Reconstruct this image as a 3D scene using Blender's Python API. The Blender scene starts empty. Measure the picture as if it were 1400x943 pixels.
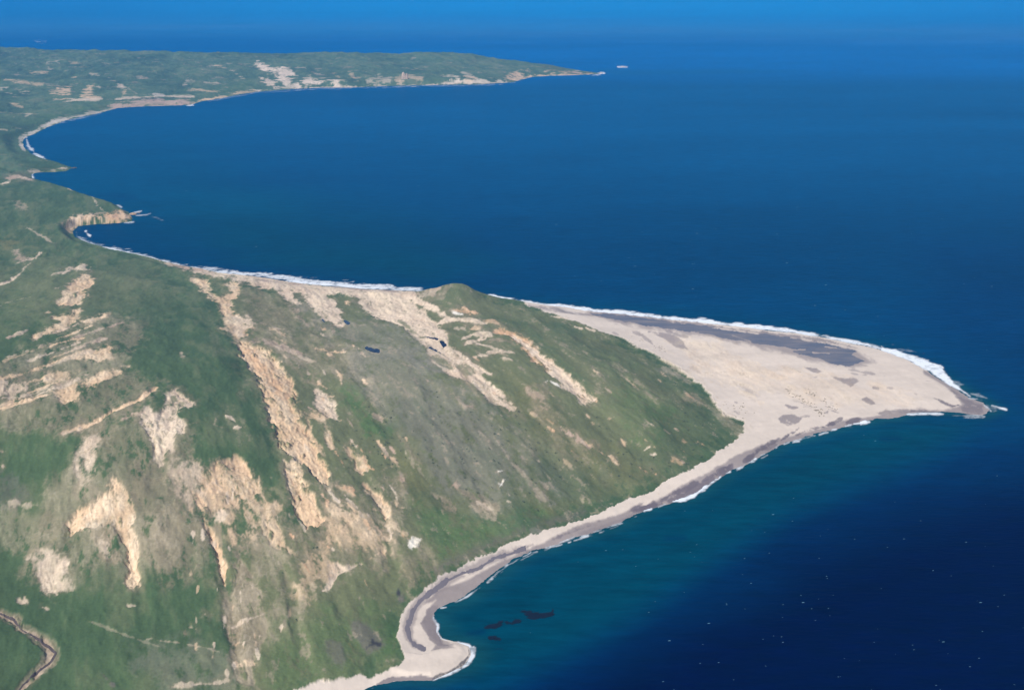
import bpy, bmesh, math, random
import numpy as np

# ------------------------------------------------------------------ camera model
H = 1200.0                     # flying height, metres
F = 1945.0                     # focal length in photo pixels (1400 wide)
CX, CY = 700.0, 471.5
PITCH = math.atan(531.5 / F)
CP, SP = math.cos(PITCH), math.sin(PITCH)

def rays(px, py):
    px = np.asarray(px, float); py = np.asarray(py, float)
    a = (px - CX) / F; b = (py - CY) / F
    return a, CP - b * SP, -SP - b * CP
def ground(px, py, z=0.0):
    dx, dy, dz = rays(px, py)
    t = (np.asarray(z, float) - H) / dz
    return dx * t, dy * t
def chart(x, y):
    """plan chart of a ground point (depends on x, y only)"""
    c = y * CP + H * SP
    v = y * SP - H * CP
    return CX + F * x / c, CY - F * v / c

# ------------------------------------------------------------------ noise
def _hash(ix, iy, seed):
    h = (ix.astype(np.int64) * 374761393 + iy.astype(np.int64) * 668265263 + seed * 974634777) & 0xffffffff
    h = ((h ^ (h >> 13)) * 1274126177) & 0xffffffff
    h = (h ^ (h >> 16)) & 0xffffffff
    return (h / 4294967295.0).astype(np.float32)
def vnoise(x, y, seed):
    fx = np.floor(x); fy = np.floor(y)
    tx = (x - fx).astype(np.float32); ty = (y - fy).astype(np.float32)
    tx = tx * tx * tx * (tx * (tx * 6 - 15) + 10); ty = ty * ty * ty * (ty * (ty * 6 - 15) + 10)
    ix = fx.astype(np.int64); iy = fy.astype(np.int64)
    a = _hash(ix, iy, seed); b = _hash(ix + 1, iy, seed)
    c = _hash(ix, iy + 1, seed); d = _hash(ix + 1, iy + 1, seed)
    return ((a + (b - a) * tx) * (1 - ty) + (c + (d - c) * tx) * ty) * 2 - 1
def fbm(x, y, wl, octs, seed, gain=0.55, ang=None, stretch=1.0):
    if ang is not None:
        ca, sa = math.cos(ang), math.sin(ang)
        x, y = (x * ca + y * sa) / stretch, -x * sa + y * ca
    out = np.zeros(x.shape, np.float32); amp = 1.0; tot = 0
    for i in range(octs):
        out += amp * vnoise(x / wl + 17.3 * i, y / wl + 9.1 * i, seed + i * 7)
        tot += (amp * .42) ** 2; amp *= gain; wl *= 0.5
    return out / (2.0 * math.sqrt(tot))
def sstep(a, b, x):
    t = np.clip((x - a) / (b - a), 0, 1)
    return t * t * (3 - 2 * t)

# ------------------------------------------------------------------ signed distances
def sd_segments(X, Y, pts, closed, attrs=None):
    P = np.asarray(pts, np.float32)
    n = len(P); m = n if closed else n - 1
    best = np.full(X.shape, 1e18, np.float32); inside = np.zeros(X.shape, bool)
    A = None
    if attrs is not None:
        attrs = np.asarray(attrs, np.float32)
        A = np.zeros(X.shape + (attrs.shape[1],), np.float32)
    for i in range(m):
        x0, y0 = P[i]; x1, y1 = P[(i + 1) % n]
        ex, ey = x1 - x0, y1 - y0; L = ex * ex + ey * ey + 1e-9
        t = np.clip(((X - x0) * ex + (Y - y0) * ey) / L, 0, 1)
        dx = X - x0 - t * ex; dy = Y - y0 - t * ey
        d = dx * dx + dy * dy
        if A is None:
            np.minimum(best, d, out=best)
        else:
            k = d < best; best[k] = d[k]
            A[k] = attrs[i] + (attrs[(i + 1) % n] - attrs[i]) * t[k][:, None]
        if closed:
            c = (y0 > Y) != (y1 > Y)
            if abs(ey) > 1e-9:
                inside ^= c & (X < x0 + (Y - y0) * ex / ey)
    d = np.sqrt(best)
    if closed: d = np.where(inside, d, -d)
    return (d, A) if attrs is not None else d

# ------------------------------------------------------------------ coastline, z = 0
# groups: points, dry beach width, width of the slope or cliff behind it, beach height
COAST = [
 ([(500,942),(515,936),(537,931)], 18, 30, 2),
 ([(560,929),(592,929),(612,921),(630,912),(637,906),(645,895),(642,883),(625,877)], 5, 14, 2),
 ([(607,873),(599,864),(600,857),(594,847),(596,834),(607,829),(625,822),(640,814),(655,802),(675,786),(694,772),(707,764),(725,754),(750,748),(770,741),(787,734),(800,732),(822,724),(850,714),(865,705),(882,697),(900,692),(917,687),(937,681),(957,670),(970,662),(985,652),(1000,641),(1015,637),(1032,627),(1047,620),(1062,610)], 45, 70, 3),
 ([(1075,605),(1100,599),(1115,594),(1140,587),(1160,581),(1182,577),(1200,573),(1225,571),(1242,566),(1262,564),(1300,564),(1325,566),(1342,568),(1354,563),(1352,556),(1345,550),(1327,543),(1312,532),(1295,522),(1275,510),(1260,500),(1240,490),(1220,484),(1200,477),(1180,472),(1162,468),(1145,464),(1112,459),(1090,455),(1050,452),(1025,447),(975,442),(925,437),(900,435),(875,432),(837,428),(800,424)], 60, 120, 2.5),
 ([(775,420),(725,415),(700,412),(662,406),(645,404),(620,402),(590,399)], 20, 90, 3),
 ([(550,397.5),(500,395),(450,391),(400,386),(350,378),(300,372.5),(275,367),(250,363),(225,357),(187,347),(150,340),(120,331)], 40, 70, 3),
 ([(102,324),(99,316)], 8, 60, 2),
 ([(107,309),(130,306.5),(160,305),(180,303),(181,299),(175,290),(165,286),(160,281)], 3, 30, 2),
 ([(140,276),(125,271),(107,265),(92,259),(75,252),(55,247),(44,244),(42,239),(50,236),(70,235.5),(90,234),(99,229),(95,228.5),(75,221),(55,216)], 4, 35, 2),
 ([(42,210),(34,202),(31,195),(34,189),(50,182),(70,172),(90,165),(112,160),(140,154),(160,148),(190,146),(225,145),(260,144)], 60, 90, 3),
 ([(275,139),(300,135),(325,130),(350,126),(400,122),(440,120),(480,120),(500,119),(525,118),(575,117),(625,116),(650,116),(700,113),(710,110),(725,106),(750,104),(787,103),(812,102)], 25, 190, 3),
 ([(821,101),(815,99.5),(800,97.5),(775,94),(740,92),(700,90),(650,86),(600,84),(500,84),(400,84),(300,84),(200,82),(100,80),(0,78),(-300,74),(-900,74),(-1500,90)], 20, 150, 2),
 ([(-1500,1150),(-400,1150),(100,1100),(300,1040),(430,975)], 20, 60, 2),
]
cpts, cattr = [], []
for pts, bw, cw, bh in COAST:
    for p in pts:
        cpts.append(p); cattr.append((bw, cw, bh))
cpts = np.array(cpts, float)
cwx, cwy = ground(cpts[:, 0], cpts[:, 1], 0)
CW = np.stack([cwx, cwy], 1)
def coast_sd(X, Y):
    return sd_segments(X, Y, CW, True, cattr)

# ------------------------------------------------------------------ relief: apparent pixel and its height
ELEV = [(-300,62,140),(-100,64,135),(0,65,132),(100,67,125),(200,70,118),(300,74,118),(400,74,116),(500,73.5,116),(570,73,120),(625,70,138),(670,75,112),(700,82,80),(740,89,50),(780,95,25),(805,99,12),
 (400,100,62),(300,104,55),(200,104,75),(100,98,85),(0,98,85),(-200,100,90),(500,96,80),(600,96,80),(680,98,50),(0,125,55),(80,128,40),(150,125,40),(220,125,40),(220,138,12),(60,155,20),(0,170,45),(0,210,32),(-200,150,90),(-200,220,90),(330,122,25),(430,112,40),(550,110,45),(640,108,40),
 (0,240,16),(40,241,6),(60,262,34),(100,280,34),(140,284,22),(170,295,12),(110,300,26),(50,300,38),(0,300,50),(-150,300,90),(0,350,48),(100,345,28),(0,400,80),(-200,380,120),
 (150,370,30),(250,385,22),(100,400,85),(200,400,62),(300,400,32),(400,420,28),(200,450,95),(100,450,120),(0,450,145),(-200,450,200),(300,450,75),(400,470,45),(500,450,38),(500,410,14),(450,395,8),(550,410,14),(560,440,28),
 (250,500,122),(330,500,95),(400,520,62),(100,530,140),(0,540,150),(-200,600,170),(300,600,112),(360,600,92),(200,600,128),(100,620,118),(0,620,110),(430,600,72),(500,560,62),
 (0,740,50),(100,730,66),(200,740,66),(300,730,58),(370,700,60),(420,730,48),(300,800,34),(400,800,30),(480,740,36),(500,800,20),(400,860,22),(300,900,26),(200,860,32),(200,930,30),(100,860,34),(100,930,32),(0,880,36),(-200,850,50),(0,1000,40),(300,1000,20),(500,870,12),
 (618,391,72),(632,392,70),(600,397,50),(650,402,48),(600,412,46),(640,425,46),(700,430,40),(570,410,22),(600,450,44),(700,460,56),(650,500,62),(570,520,66),(600,600,58),(700,560,60),(560,660,36),(640,650,36),(720,650,30),(600,720,18),(750,680,14),(680,720,10),(800,480,48),(800,560,42),(800,630,22),(780,440,26),(880,500,26),(900,560,30),(950,560,16),(900,620,16),(980,590,8),(860,465,10),(935,515,10),(880,660,6),
 (900,465,4),(950,500,4),(1000,480,3),(1000,560,4),(1100,500,3.5),(1100,560,3.5),(1200,520,3),(1280,545,2.5),(1330,555,2),(590,860,5),(600,900,7),(570,900,7),(560,850,5)]
E = np.array(ELEV, float)
ex, ey = ground(E[:, 0], E[:, 1], E[:, 2])
eu, ev = chart(ex, ey)
def warp(u, v): return u, v * 1.6
# linear RBF with a constant term
_A = np.stack(warp(eu, ev), 1)
_D = np.sqrt(((_A[:, None] - _A[None]) ** 2).sum(-1) + 25.0 ** 2)
n_ = len(E)
M_ = np.zeros((n_ + 1, n_ + 1)); M_[:n_, :n_] = _D - np.eye(n_) * 4.0; M_[:n_, n_] = 1; M_[n_, :n_] = 1
sol = np.linalg.solve(M_, np.append(E[:, 2], 0))
def relief(X, Y):
    u, v = chart(X, Y); u, v = warp(u, v)
    out = np.full(X.shape, sol[-1], np.float32)
    for i in range(n_):
        out += sol[i] * np.sqrt((u - _A[i, 0]) ** 2 + (v - _A[i, 1]) ** 2 + 625.0)
    return np.maximum(out, 1.5)
def base_height(X, Y, sd=None, A=None):
    if sd is None: sd, A = coast_sd(X, Y)
    bw, cw, bh = A[..., 0], A[..., 1], A[..., 2]
    h = np.where(sd > 0, bh * sstep(0, 1, sd / bw) ** .7, sd * 0.12)
    w = sstep(0, 1, (sd - bw * .8) / cw)
    return h + w * np.maximum(relief(X, Y) - bh, 0), sd, w

def to_chart(pts):
    """photo points on the land -> plan chart, through the relief"""
    p = np.asarray(pts, float)
    x, y = ground(p[:, 0], p[:, 1], 0)
    for _ in range(8):
        h, _s, _w = base_height(x.astype(np.float32), y.astype(np.float32))
        x2, y2 = ground(p[:, 0], p[:, 1], np.maximum(h, 0))
        x, y = x + (x2 - x) * .7, y + (y2 - y) * .7
    return np.stack(chart(x, y), 1)

# ------------------------------------------------------------------ what the ground is made of
ALB = dict(
 hillL=(.082,.130,.056), hillR=(.160,.176,.086), green=(.082,.158,.050), dgreen=(.066,.112,.048), olive=(.175,.17,.07),
 tan=(.76,.53,.33), orange=(.76,.45,.25), pale=(.72,.57,.425), white=(.85,.8,.70), sand=(.69,.585,.49), cream=(.78,.63,.48),
 brown=(.26,.215,.14), grey=(.235,.22,.17), mauve=(.17,.135,.13), wet=(.27,.225,.215), wetd=(.15,.125,.135), dark=(.045,.045,.05),
 shell=(.40,.33,.25), farl=(.105,.165,.085), pink=(.50,.36,.27))
# (class, strength, feather px, rough px, break-up, width or None, points [, carve metres])
F_ = []
def P(c, s, f, r, b, pts, dh=0): F_.append((c, s, f, r, b, None, pts, dh))
def S(c, s, f, r, b, w, pts, dh=0): F_.append((c, s, f, r, b, w, pts, dh))
# --- broad ground
P('hillR',1,30,25,0,[(290,380),(560,385),(800,430),(960,530),(1030,590),(900,660),(700,745),(600,790),(545,850),(545,905),(400,950),(330,960),(330,900),(300,800),(360,680),(420,720),(395,640),(370,600),(345,520),(320,470),(300,430)])
P('hillR',.6,60,40,0,[(0,320),(200,370),(250,430),(100,440),(0,420)])
P('farl',1,20,10,0,[(-400,50),(830,60),(830,110),(300,150),(60,190),(30,240),(-400,240)])
P('brown',.5,22,14,.25,[(60,640),(130,600),(230,560),(260,600),(250,650),(300,700),(310,770),(200,790),(90,805),(20,790),(40,720)])
P('brown',.5,22,14,.25,[(-10,500),(60,470),(150,440),(200,440),(180,500),(230,520),(130,600),(60,600),(-10,580)])
P('brown',.42,18,14,.3,[(330,380),(420,420),(480,450),(520,540),(440,520),(380,500),(330,450)])
P('grey',.62,24,16,.15,[(470,480),(520,470),(580,495),(620,530),(680,560),(700,580),(715,640),(700,680),(690,700),(650,705),(620,690),(590,680),(570,640),(550,600),(530,570),(500,540),(480,520)])
P('grey',.5,20,14,.2,[(395,400),(470,440),(540,440),(570,470),(600,510),(540,500),(480,470),(420,440)])
P('grey',.4,20,14,.2,[(680,570),(740,590),(800,640),(830,650),(780,670),(720,640),(700,620)])
P('brown',.5,14,10,.3,[(722,537),(740,535),(765,560),(790,590),(828,628),(800,628),(760,604),(740,575)])
P('olive',.5,22,14,.2,[(535,590),(570,600),(600,660),(590,690),(570,700),(545,660)])
P('olive',.4,24,14,.2,[(690,500),(760,570),(860,620),(880,650),(800,680),(720,600)])
P('brown',.5,16,16,.4,[(240,645),(300,625),(345,676),(395,700),(440,722),(500,700),(540,740),(540,780),(470,800),(430,820),(420,860),(400,880),(345,885),(335,935),(310,850),(305,800),(290,760),(262,700),(245,680)])
P('brown',.5,14,12,.4,[(430,640),(500,660),(540,640),(560,700),(545,740),(500,760),(440,720)])
P('brown',.55,10,8,.3,[(545,760),(590,740),(602,770),(590,800),(560,810),(545,790)])
P('mauve',.5,14,8,.2,[(560,800),(620,772),(700,735),(790,708),(830,690),(800,690),(700,715),(610,765)])
P('grey',.4,20,12,.3,[(180,880),(260,870),(330,910),(320,943),(230,950),(190,920)])
P('green',.65,20,14,.2,[(565,690),(600,690),(650,712),(700,710),(740,690),(770,700),(700,725),(650,745),(600,765),(578,730)])
P('green',.7,12,10,.3,[(465,520),(485,530),(505,560),(530,590),(520,600),(495,590),(475,560)])
P('green',.45,30,20,.2,[(370,850),(430,830),(480,820),(545,820),(545,890),(480,920),(400,945),(360,930)])
P('green',.55,12,8,.2,[(520,840),(548,850),(545,890),(520,905),(505,895),(528,880)])
P('dgreen',.6,30,20,.1,[(0,810),(150,790),(250,790),(300,830),(310,860),(200,880),(100,880),(0,900)])
P('dgreen',.5,20,15,.1,[(180,400),(290,420),(330,480),(350,560),(380,640),(350,650),(300,600),(260,560),(300,500),(200,440)])
P('dgreen',.5,12,8,.1,[(880,560),(950,540),(1000,575),(1005,600),(960,625),(930,640),(900,620)])
P('dgreen',.4,18,10,.1,[(720,420),(800,460),(880,500),(860,540),(800,500),(740,450)])
P('dgreen',.5,10,6,.2,[(630,440),(680,430),(700,440),(740,480),(780,520),(830,560),(800,520),(760,480),(720,440)])
P('green',.35,18,10,.2,[(850,520),(920,560),(900,600),(860,620),(840,560)])
P('dgreen',.4,10,8,.1,[(560,670),(600,665),(640,700),(680,712),(640,712),(600,700)])
# --- tan gashes and blown sand on the near hill
P('tan',.9,4,4,.35,[(266,384),(281,383),(287,398),(300,405),(318,398),(312,388),(320,385),(326,392),(325,402),(314,410),(316,425),(330,434),(345,440),(355,444),(338,462),(325,466),(312,455),(306,432),(296,415),(283,404)],-3)
P('pale',.75,5,4,.3,[(318,432),(336,434),(358,444),(345,450),(330,455),(345,465),(330,466),(318,452)],-1)
P('brown',.6,8,6,.3,[(322,465),(370,462),(400,470),(420,495),(440,520),(420,530),(400,512),(370,475)])
P('tan',1,3.5,5,.22,[(322,472),(330,469),(345,472),(362,474),(376,485),(384,502),(399,516),(407,535),(412,560),(416,578),(424,597),(434,615),(446,635),(450,650),(449,664),(440,660),(430,648),(420,635),(408,626),(395,617),(382,608),(375,598),(370,580),(363,560),(357,540),(350,515),(336,492)],-9)
P('orange',.5,6,5,.3,[(326,474),(350,476),(372,492),(385,520),(400,548),(385,545),(365,520),(345,495)])
P('hillR',.6,5,4,.2,[(372,582),(382,585),(388,600),(384,606),(376,598)])
P('pale',1,3,3,.15,[(425,532),(436,530),(450,546),(462,565),(468,577),(458,576),(449,570),(438,562),(430,552)],-3)
P('tan',.85,3,4,.3,[(408,556),(425,562),(447,570),(454,590),(458,612),(452,615),(447,600),(440,583),(428,577),(426,590),(440,612),(444,625),(438,620),(424,598),(414,575)],-3)
P('tan',.85,3,3,.3,[(389,631),(397,629),(407,636),(410,643),(400,642),(392,638)],-2)
P('tan',1,2.5,4,.2,[(390,644),(400,646),(410,653),(418,666),(428,684),(437,700),(441,712),(432,722),(420,718),(408,706),(402,690),(397,668)],-6)
P('tan',.9,2,3,.3,[(466,605),(480,605),(488,620),(500,622),(503,640),(497,652),(508,670),(523,677),(531,690),(528,713),(521,700),(514,680),(499,667),(489,645),(479,627),(470,614)],-4)
P('hillR',.7,4,3,.2,[(480,612),(488,622),(496,630),(490,636),(482,624)])
S('tan',.8,1.5,2,.4,2.5,[(515,602),(530,620),(545,636)]); S('tan',.7,2,2,.4,5,[(518,645),(530,638),(542,636)])
S('tan',.6,2,3,.5,8,[(455,665),(475,668),(485,680)]); S('orange',.7,2,3,.4,5,[(470,668),(482,672),(484,678)])
S('tan',.7,2,3,.5,9,[(450,700),(470,705),(480,712)]); S('tan',.7,2,3,.4,6,[(500,697),(515,698),(520,702)])
S('tan',.7,2,3,.4,8,[(495,737),(505,735),(510,728)]); S('tan',.6,2,3,.5,4,[(460,722),(475,735),(480,745)])
S('tan',.6,2,3,.5,8,[(540,725),(552,732),(560,742)]); S('tan',.6,2,3,.5,5,[(528,735),(530,745)]); S('tan',.6,2,3,.5,3,[(540,694),(553,695)])
P('white',1,1.5,2,.15,[(557,743),(566,736),(575,738),(571,748),(563,754),(558,751)])
P('tan',.85,2,3,.4,[(355,732),(366,712),(380,718),(386,735),(400,752),(408,762),(394,760),(380,752),(368,745)],-3)
P('tan',.9,7,6,.5,[(287,640),(300,628),(325,621),(337,630),(346,652),(356,672),(345,676),(330,680),(310,690),(290,700),(278,690),(272,670),(275,650)],-4)
P('tan',.95,4,3,.15,[(290,634),(308,624),(326,620),(338,632),(346,656),(338,652),(326,636),(308,634),(295,642)],-3)
P('pale',.75,11,7,.4,[(238,640),(262,634),(275,637),(272,660),(280,690),(270,700),(255,680),(242,668)],-2)
P('brown',.7,14,12,.5,[(270,690),(350,676),(385,700),(370,740),(340,770),(320,790),(305,760),(290,720)])
P('tan',.6,5,8,.75,[(300,690),(350,680),(385,700),(350,740),(320,745)])
P('pale',.8,2,2,.1,[(292,706),(302,700),(310,705),(304,714),(294,716)])
S('tan',.9,2,3,.25,11,[(264,672),(277,700),(286,728)],-3); S('tan',.95,2,3,.2,8,[(286,728),(297,752),(304,775),(307,798)],-3)
S('dgreen',.6,3,3,.1,8,[(306,725),(312,755),(316,775)])
S('brown',.6,5,4,.3,10,[(308,800),(314,830),(318,860)])
P('pale',1,1.5,2.5,.12,[(440,809),(450,792),(450,772),(462,766),(472,773),(485,769),(497,767),(497,773),(478,783),(458,792),(447,808)],-2)
S('tan',.7,2,3,.5,5,[(497,770),(512,760),(530,750)]); S('tan',.6,2,3,.5,5,[(468,792),(470,800)]); S('orange',.7,1.5,2,.4,4,[(496,788),(502,800),(510,808)])
P('tan',.5,6,7,.8,[(400,770),(450,740),(460,780),(440,800),(420,830),(400,810)])
P('tan',.5,6,7,.8,[(440,690),(500,700),(540,720),(530,760),(480,760),(450,740)])
P('brown',.85,7,7,.3,[(315,785),(328,768),(347,782),(357,802),(365,835),(368,862),(362,880),(342,898),(346,938),(330,930),(318,900),(310,850),(312,810)],-2)
P('pale',.7,3,3,.4,[(338,795),(346,788),(351,802),(347,816),(340,808)]); S('pale',.5,2,2,.3,4,[(348,828),(350,838)])
S('pale',.6,1.5,2,.3,2.5,[(318,856),(340,848),(364,840)]); S('tan',.7,2,2,.5,6,[(316,880),(325,876)])
S('tan',.7,2,2,.5,6,[(322,906),(332,912)]); S('tan',.7,2,2,.5,6,[(336,907),(350,908)])
P('mauve',.6,8,6,.1,[(475,845),(490,838),(505,850),(522,862),(526,880),(515,893),(500,900),(490,880),(480,870)])
P('mauve',.5,10,6,.1,[(440,872),(455,868),(470,880),(478,895),(468,912),(455,905),(442,890)])
S('olive',.7,3,3,.1,5,[(470,870),(483,885),(487,900)])
S('mauve',.6,6,4,.1,18,[(545,812),(552,822)])
# north-east blown strips
P('orange',.85,5,4,.2,[(680,454),(690,450),(705,455),(722,463),(738,478),(757,493),(775,510),(800,532),(813,547),(800,555),(792,553),(782,540),(767,530),(752,512),(730,495),(714,473),(700,462)],-4)
P('cream',.95,2,2,.25,[(690,456),(705,458),(735,475),(757,493),(775,510),(800,532),(813,547),(800,555),(790,552),(782,540),(767,530),(750,510),(733,492),(718,474)],-3)
S('tan',.7,1.5,2,.4,3,[(795,553),(802,566),(816,585)]); S('tan',.6,2,2,.4,5,[(806,575),(813,580)])
S('white',.9,1.5,2,.25,4,[(747,522),(757,524),(766,530)]); S('pale',.7,1.5,2,.4,2,[(770,535),(780,543)])
P('pale',1,2.5,3,.08,[(487,408),(497,424),(508,430),(520,434),(535,438),(550,446),(563,459),(576,472),(590,489),(600,501),(612,512),(630,517),(648,525),(660,537),(680,551),(700,561),(705,558),(697,546),(685,535),(670,524),(655,510),(640,499),(630,487),(618,475),(608,458),(596,442),(582,428),(562,413),(548,397),(520,394),(480,390)],-2)
P('pale',1,3,3.5,.05,[(342,386),(370,394),(382,402),(398,413),(409,414),(402,404),(398,397),(412,400),(417,410),(426,422),(437,433),(450,441),(466,447),(470,441),(465,424),(458,412),(448,404),(470,403),(486,408),(500,402),(560,412),(575,400),(548,396),(450,390),(400,385),(340,374)])
P('pale',.9,2,3,.2,[(250,361),(290,368),(345,376),(350,386),(320,382),(290,376),(255,368)])
P('pink',.8,2,2,.3,[(215,352),(240,359),(262,362),(300,370),(295,376),(270,374),(240,366)])
P('hillR',.85,3,2.5,.1,[(588,488),(597,484),(612,497),(618,505),(606,503)]); P('grey',.5,6,5,.3,[(560,450),(590,485),(620,515),(600,512),(570,485),(545,450)])
P('hillR',.8,3,2.5,.1,[(545,437),(555,440),(572,458),(560,452)])
P('hillR',.8,2,2.5,.2,[(623,500),(645,500),(650,510),(636,512)])
S('pale',1,1.5,2,.08,6,[(553,403),(575,412),(595,423),(614,437)])
S('pale',.9,1.5,1.5,.1,3.5,[(597,444),(608,439),(630,438),(648,440),(664,443)])
S('pale',.95,1.5,2,.1,3,[(608,462),(625,482),(645,500),(672,512)])
S('pale',.85,1.5,2,.2,5,[(632,463),(645,458),(672,459)]); S('pale',.8,1.5,2,.3,4,[(636,472),(648,466),(664,463)])
S('pale',.9,1.2,1.5,.2,3,[(652,470),(670,474),(685,481),(702,484)]); S('pale',.8,2,2,.3,6,[(650,489),(664,483),(684,481)])
S('brown',.8,1.5,2,.2,4,[(670,464),(690,465),(705,473)]); S('pale',.8,1.2,1.5,.3,2,[(684,490),(700,494)])
S('pale',.6,1.5,2,.5,5,[(620,448),(635,449)]); S('tan',.7,1.5,2,.4,4,[(645,450),(655,449)])
S('orange',.85,2,2.5,.3,6,[(622,424),(632,424),(645,428),(656,429)]); S('white',.9,1.2,1.5,.2,2.5,[(620,428),(633,431)])
S('orange',.55,2,2.5,.4,4,[(662,438),(676,440),(684,446)]); S('brown',.7,2,2.5,.2,5,[(590,402),(605,405),(622,402)]); S('tan',.8,4,3,.1,13,[(590,403),(604,396),(616,392),(632,391),(644,396)]); S('shell',.7,3,3,.2,9,[(575,404),(590,402),(606,400)])
S('pink',.85,2.5,3,.25,4,[(768,585),(788,598),(808,613),(829,630)],-1)
S('pink',.5,3,3,.4,8,[(722,538),(738,545),(748,560)])
P('brown',.8,4,4,.15,[(585,671),(605,670),(620,680),(627,695),(620,702),(605,695)])
P('brown',.85,4,4,.15,[(612,660),(640,664),(662,675),(682,686),(680,700),(675,709),(655,698),(640,690),(628,676)])
S('pale',.6,3,3,.3,6,[(640,676),(655,685),(672,695)]); S('pink',.6,2,2,.2,6,[(618,661),(630,662)])
S('white',.9,1.2,1.5,.25,3,[(682,643),(694,638)]); S('white',.95,1.2,1.5,.3,3,[(680,659),(688,663)]); S('white',.9,1.2,1.5,.3,3,[(683,664),(690,654)]); S('pale',.6,1.2,2,.4,2,[(684,684),(698,685)])
S('pink',.55,2,2,.3,7,[(633,554),(648,556),(652,562)]); S('pink',.6,2,2,.3,6,[(512,565),(522,574)])
P('grey',.5,4,4,.7,[(725,660),(750,655),(770,675),(760,695),(735,690)]); S('shell',.5,2,3,.5,9,[(735,672),(750,682)])
S('grey',.9,2,3,.3,8,[(727,723),(740,728)]); S('olive',.5,5,5,.1,12,[(745,690),(765,700)])
for q in [((872,634),(885,642),(896,646)),]: S('orange',.85,1.5,2,.3,4,q)
S('orange',.8,1.2,1.5,.3,3,[(953,600),(962,606),(968,609)]); S('orange',.4,2,2,.4,6,[(932,598),(940,602)]); S('orange',.5,2,2,.4,6,[(918,626),(932,634)])
S('cream',.9,1,1,.3,2,[(880,614),(889,610)]); S('cream',.9,1,1,.3,4,[(890,619),(898,621)]); S('tan',.8,1,1.5,.3,4,[(848,598),(855,608)]); S('tan',.8,1,1.5,.3,3,[(865,452+0),(868,453)])
S('tan',.7,1,1.5,.3,2.5,[(824,525),(830,527)]); S('tan',.7,1,1.5,.3,2.5,[(865,510),(874,515)]); S('tan',.7,1,1.5,.3,2.5,[(809,507),(817,512)]); S('tan',.6,1,1.5,.3,3,[(832,570),(838,574)])
S('cream',.8,1,1,.2,2,[(753,432),(768,433),(778,435)]); S('cream',.8,1,1,.2,1.5,[(786,446),(796,449)]); S('cream',.8,1,1,.2,2,[(802,448),(813,453)]); S('tan',.6,1,1.5,.3,3,[(900,516),(903,519)])
S('tan',.7,1.5,2,.4,3,[(800,605),(815,615),(835,625),(850,640)]); S('brown',.6,5,4,.2,14,[(930,545),(950,542),(965,552)]); S('dgreen',.7,3,3,.1,7,[(975,585),(995,590),(1010,600)])
# scatter on the centre slope
S('tan',.8,1.5,2.5,.5,4,[(360,447),(378,452),(392,464)]); S('tan',.7,1.5,2.5,.5,4,[(372,460),(388,470),(400,473)]); S('pale',.6,1,2,.5,2.5,[(360,448),(390,450)])
S('tan',.8,1.2,2,.4,3,[(430,476),(450,480),(474,482)]); S('tan',.85,1.2,2,.3,4,[(445,484),(456,486)]); S('pale',.6,1.5,2,.5,6,[(410,490),(430,496)])
S('pale',.6,2,2,.4,8,[(418,498),(422,515),(415,525)]); S('tan',.8,1.2,2,.4,4,[(432,522),(446,532)]); S('tan',.8,1.2,2,.4,4,[(448,543),(456,541)])
S('pink',.7,3,3,.3,12,[(345,470),(375,472),(410,485)]); S('tan',.9,1.5,2,.3,5,[(472,411),(480,417)]); S('pink',.5,4,4,.4,9,[(400,425),(420,440)])
S('tan',.7,1.5,2.5,.5,6,[(303,450),(318,455)])
# --- left hill
S('tan',.95,1.5,1.5,.1,4,[(-10,560),(10,556),(32,551),(50,546),(70,541)])
P('tan',.9,3,3,.3,[(67,535),(90,528),(110,523),(135,515),(155,508),(168,502),(177,502),(178,506),(168,511),(155,516),(140,523),(128,534),(112,545),(100,553),(88,553),(78,543)],-3)
S('tan',.75,1.5,2,.3,3,[(-10,520),(20,513),(50,503),(80,494),(105,486),(125,480)])
P('tan',.85,3,3,.25,[(98,492),(112,484),(130,480),(148,474),(152,477),(150,483),(154,490),(145,492),(138,497),(126,492),(112,492)],-2)
P('tan',.65,4,4,.5,[(50,518),(70,510),(88,506),(106,507),(97,517),(80,524),(66,520)])
P('pale',.7,4,4,.4,[(-10,526),(20,523),(38,520),(36,528),(20,533),(-10,545)]); S('tan',.6,2,2,.4,4,[(38,522),(70,512)]); S('pale',.6,2,2,.4,3,[(-5,542),(30,540),(65,530)])
S('pink',.6,2,2,.4,5,[(70,530),(95,522),(120,514)])
S('tan',.95,1.2,1.5,.08,3.5,[(85,592),(102,587),(120,581),(138,573),(155,563),(172,556),(190,549),(205,538),(215,530)],-2)
S('pale',.7,2,2,.2,5,[(86,593),(110,586)])
P('pale',.95,4.5,3.5,.2,[(225,537),(240,531),(250,540),(264,552),(262,556),(250,556),(243,562),(245,574),(250,584),(248,592),(240,588),(236,598),(234,614),(226,612),(221,624),(218,636),(211,624),(206,605),(204,588),(193,578),(196,568),(202,561),(208,571),(222,566),(228,556)],-4)
P('hillR',.8,2,1.5,.1,[(233,540),(240,540),(242,546),(236,549)]); P('hillR',.7,2,1.5,.1,[(246,549),(252,550),(250,555),(244,553)]); S('hillR',.5,2,2,.2,3,[(215,598),(222,606)]); S('brown',.7,2,2,.2,4,[(228,570),(238,572)])
S('pink',.7,2,2,.4,4,[(168,576),(180,570),(196,566)])
P('pale',.8,11,5,.25,[(104,612),(113,604),(135,600),(127,615),(126,638),(119,655),(113,668),(106,662),(99,645),(98,633)],-2); S('pale',.9,3,2,.2,9,[(102,640),(108,636)])
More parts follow.
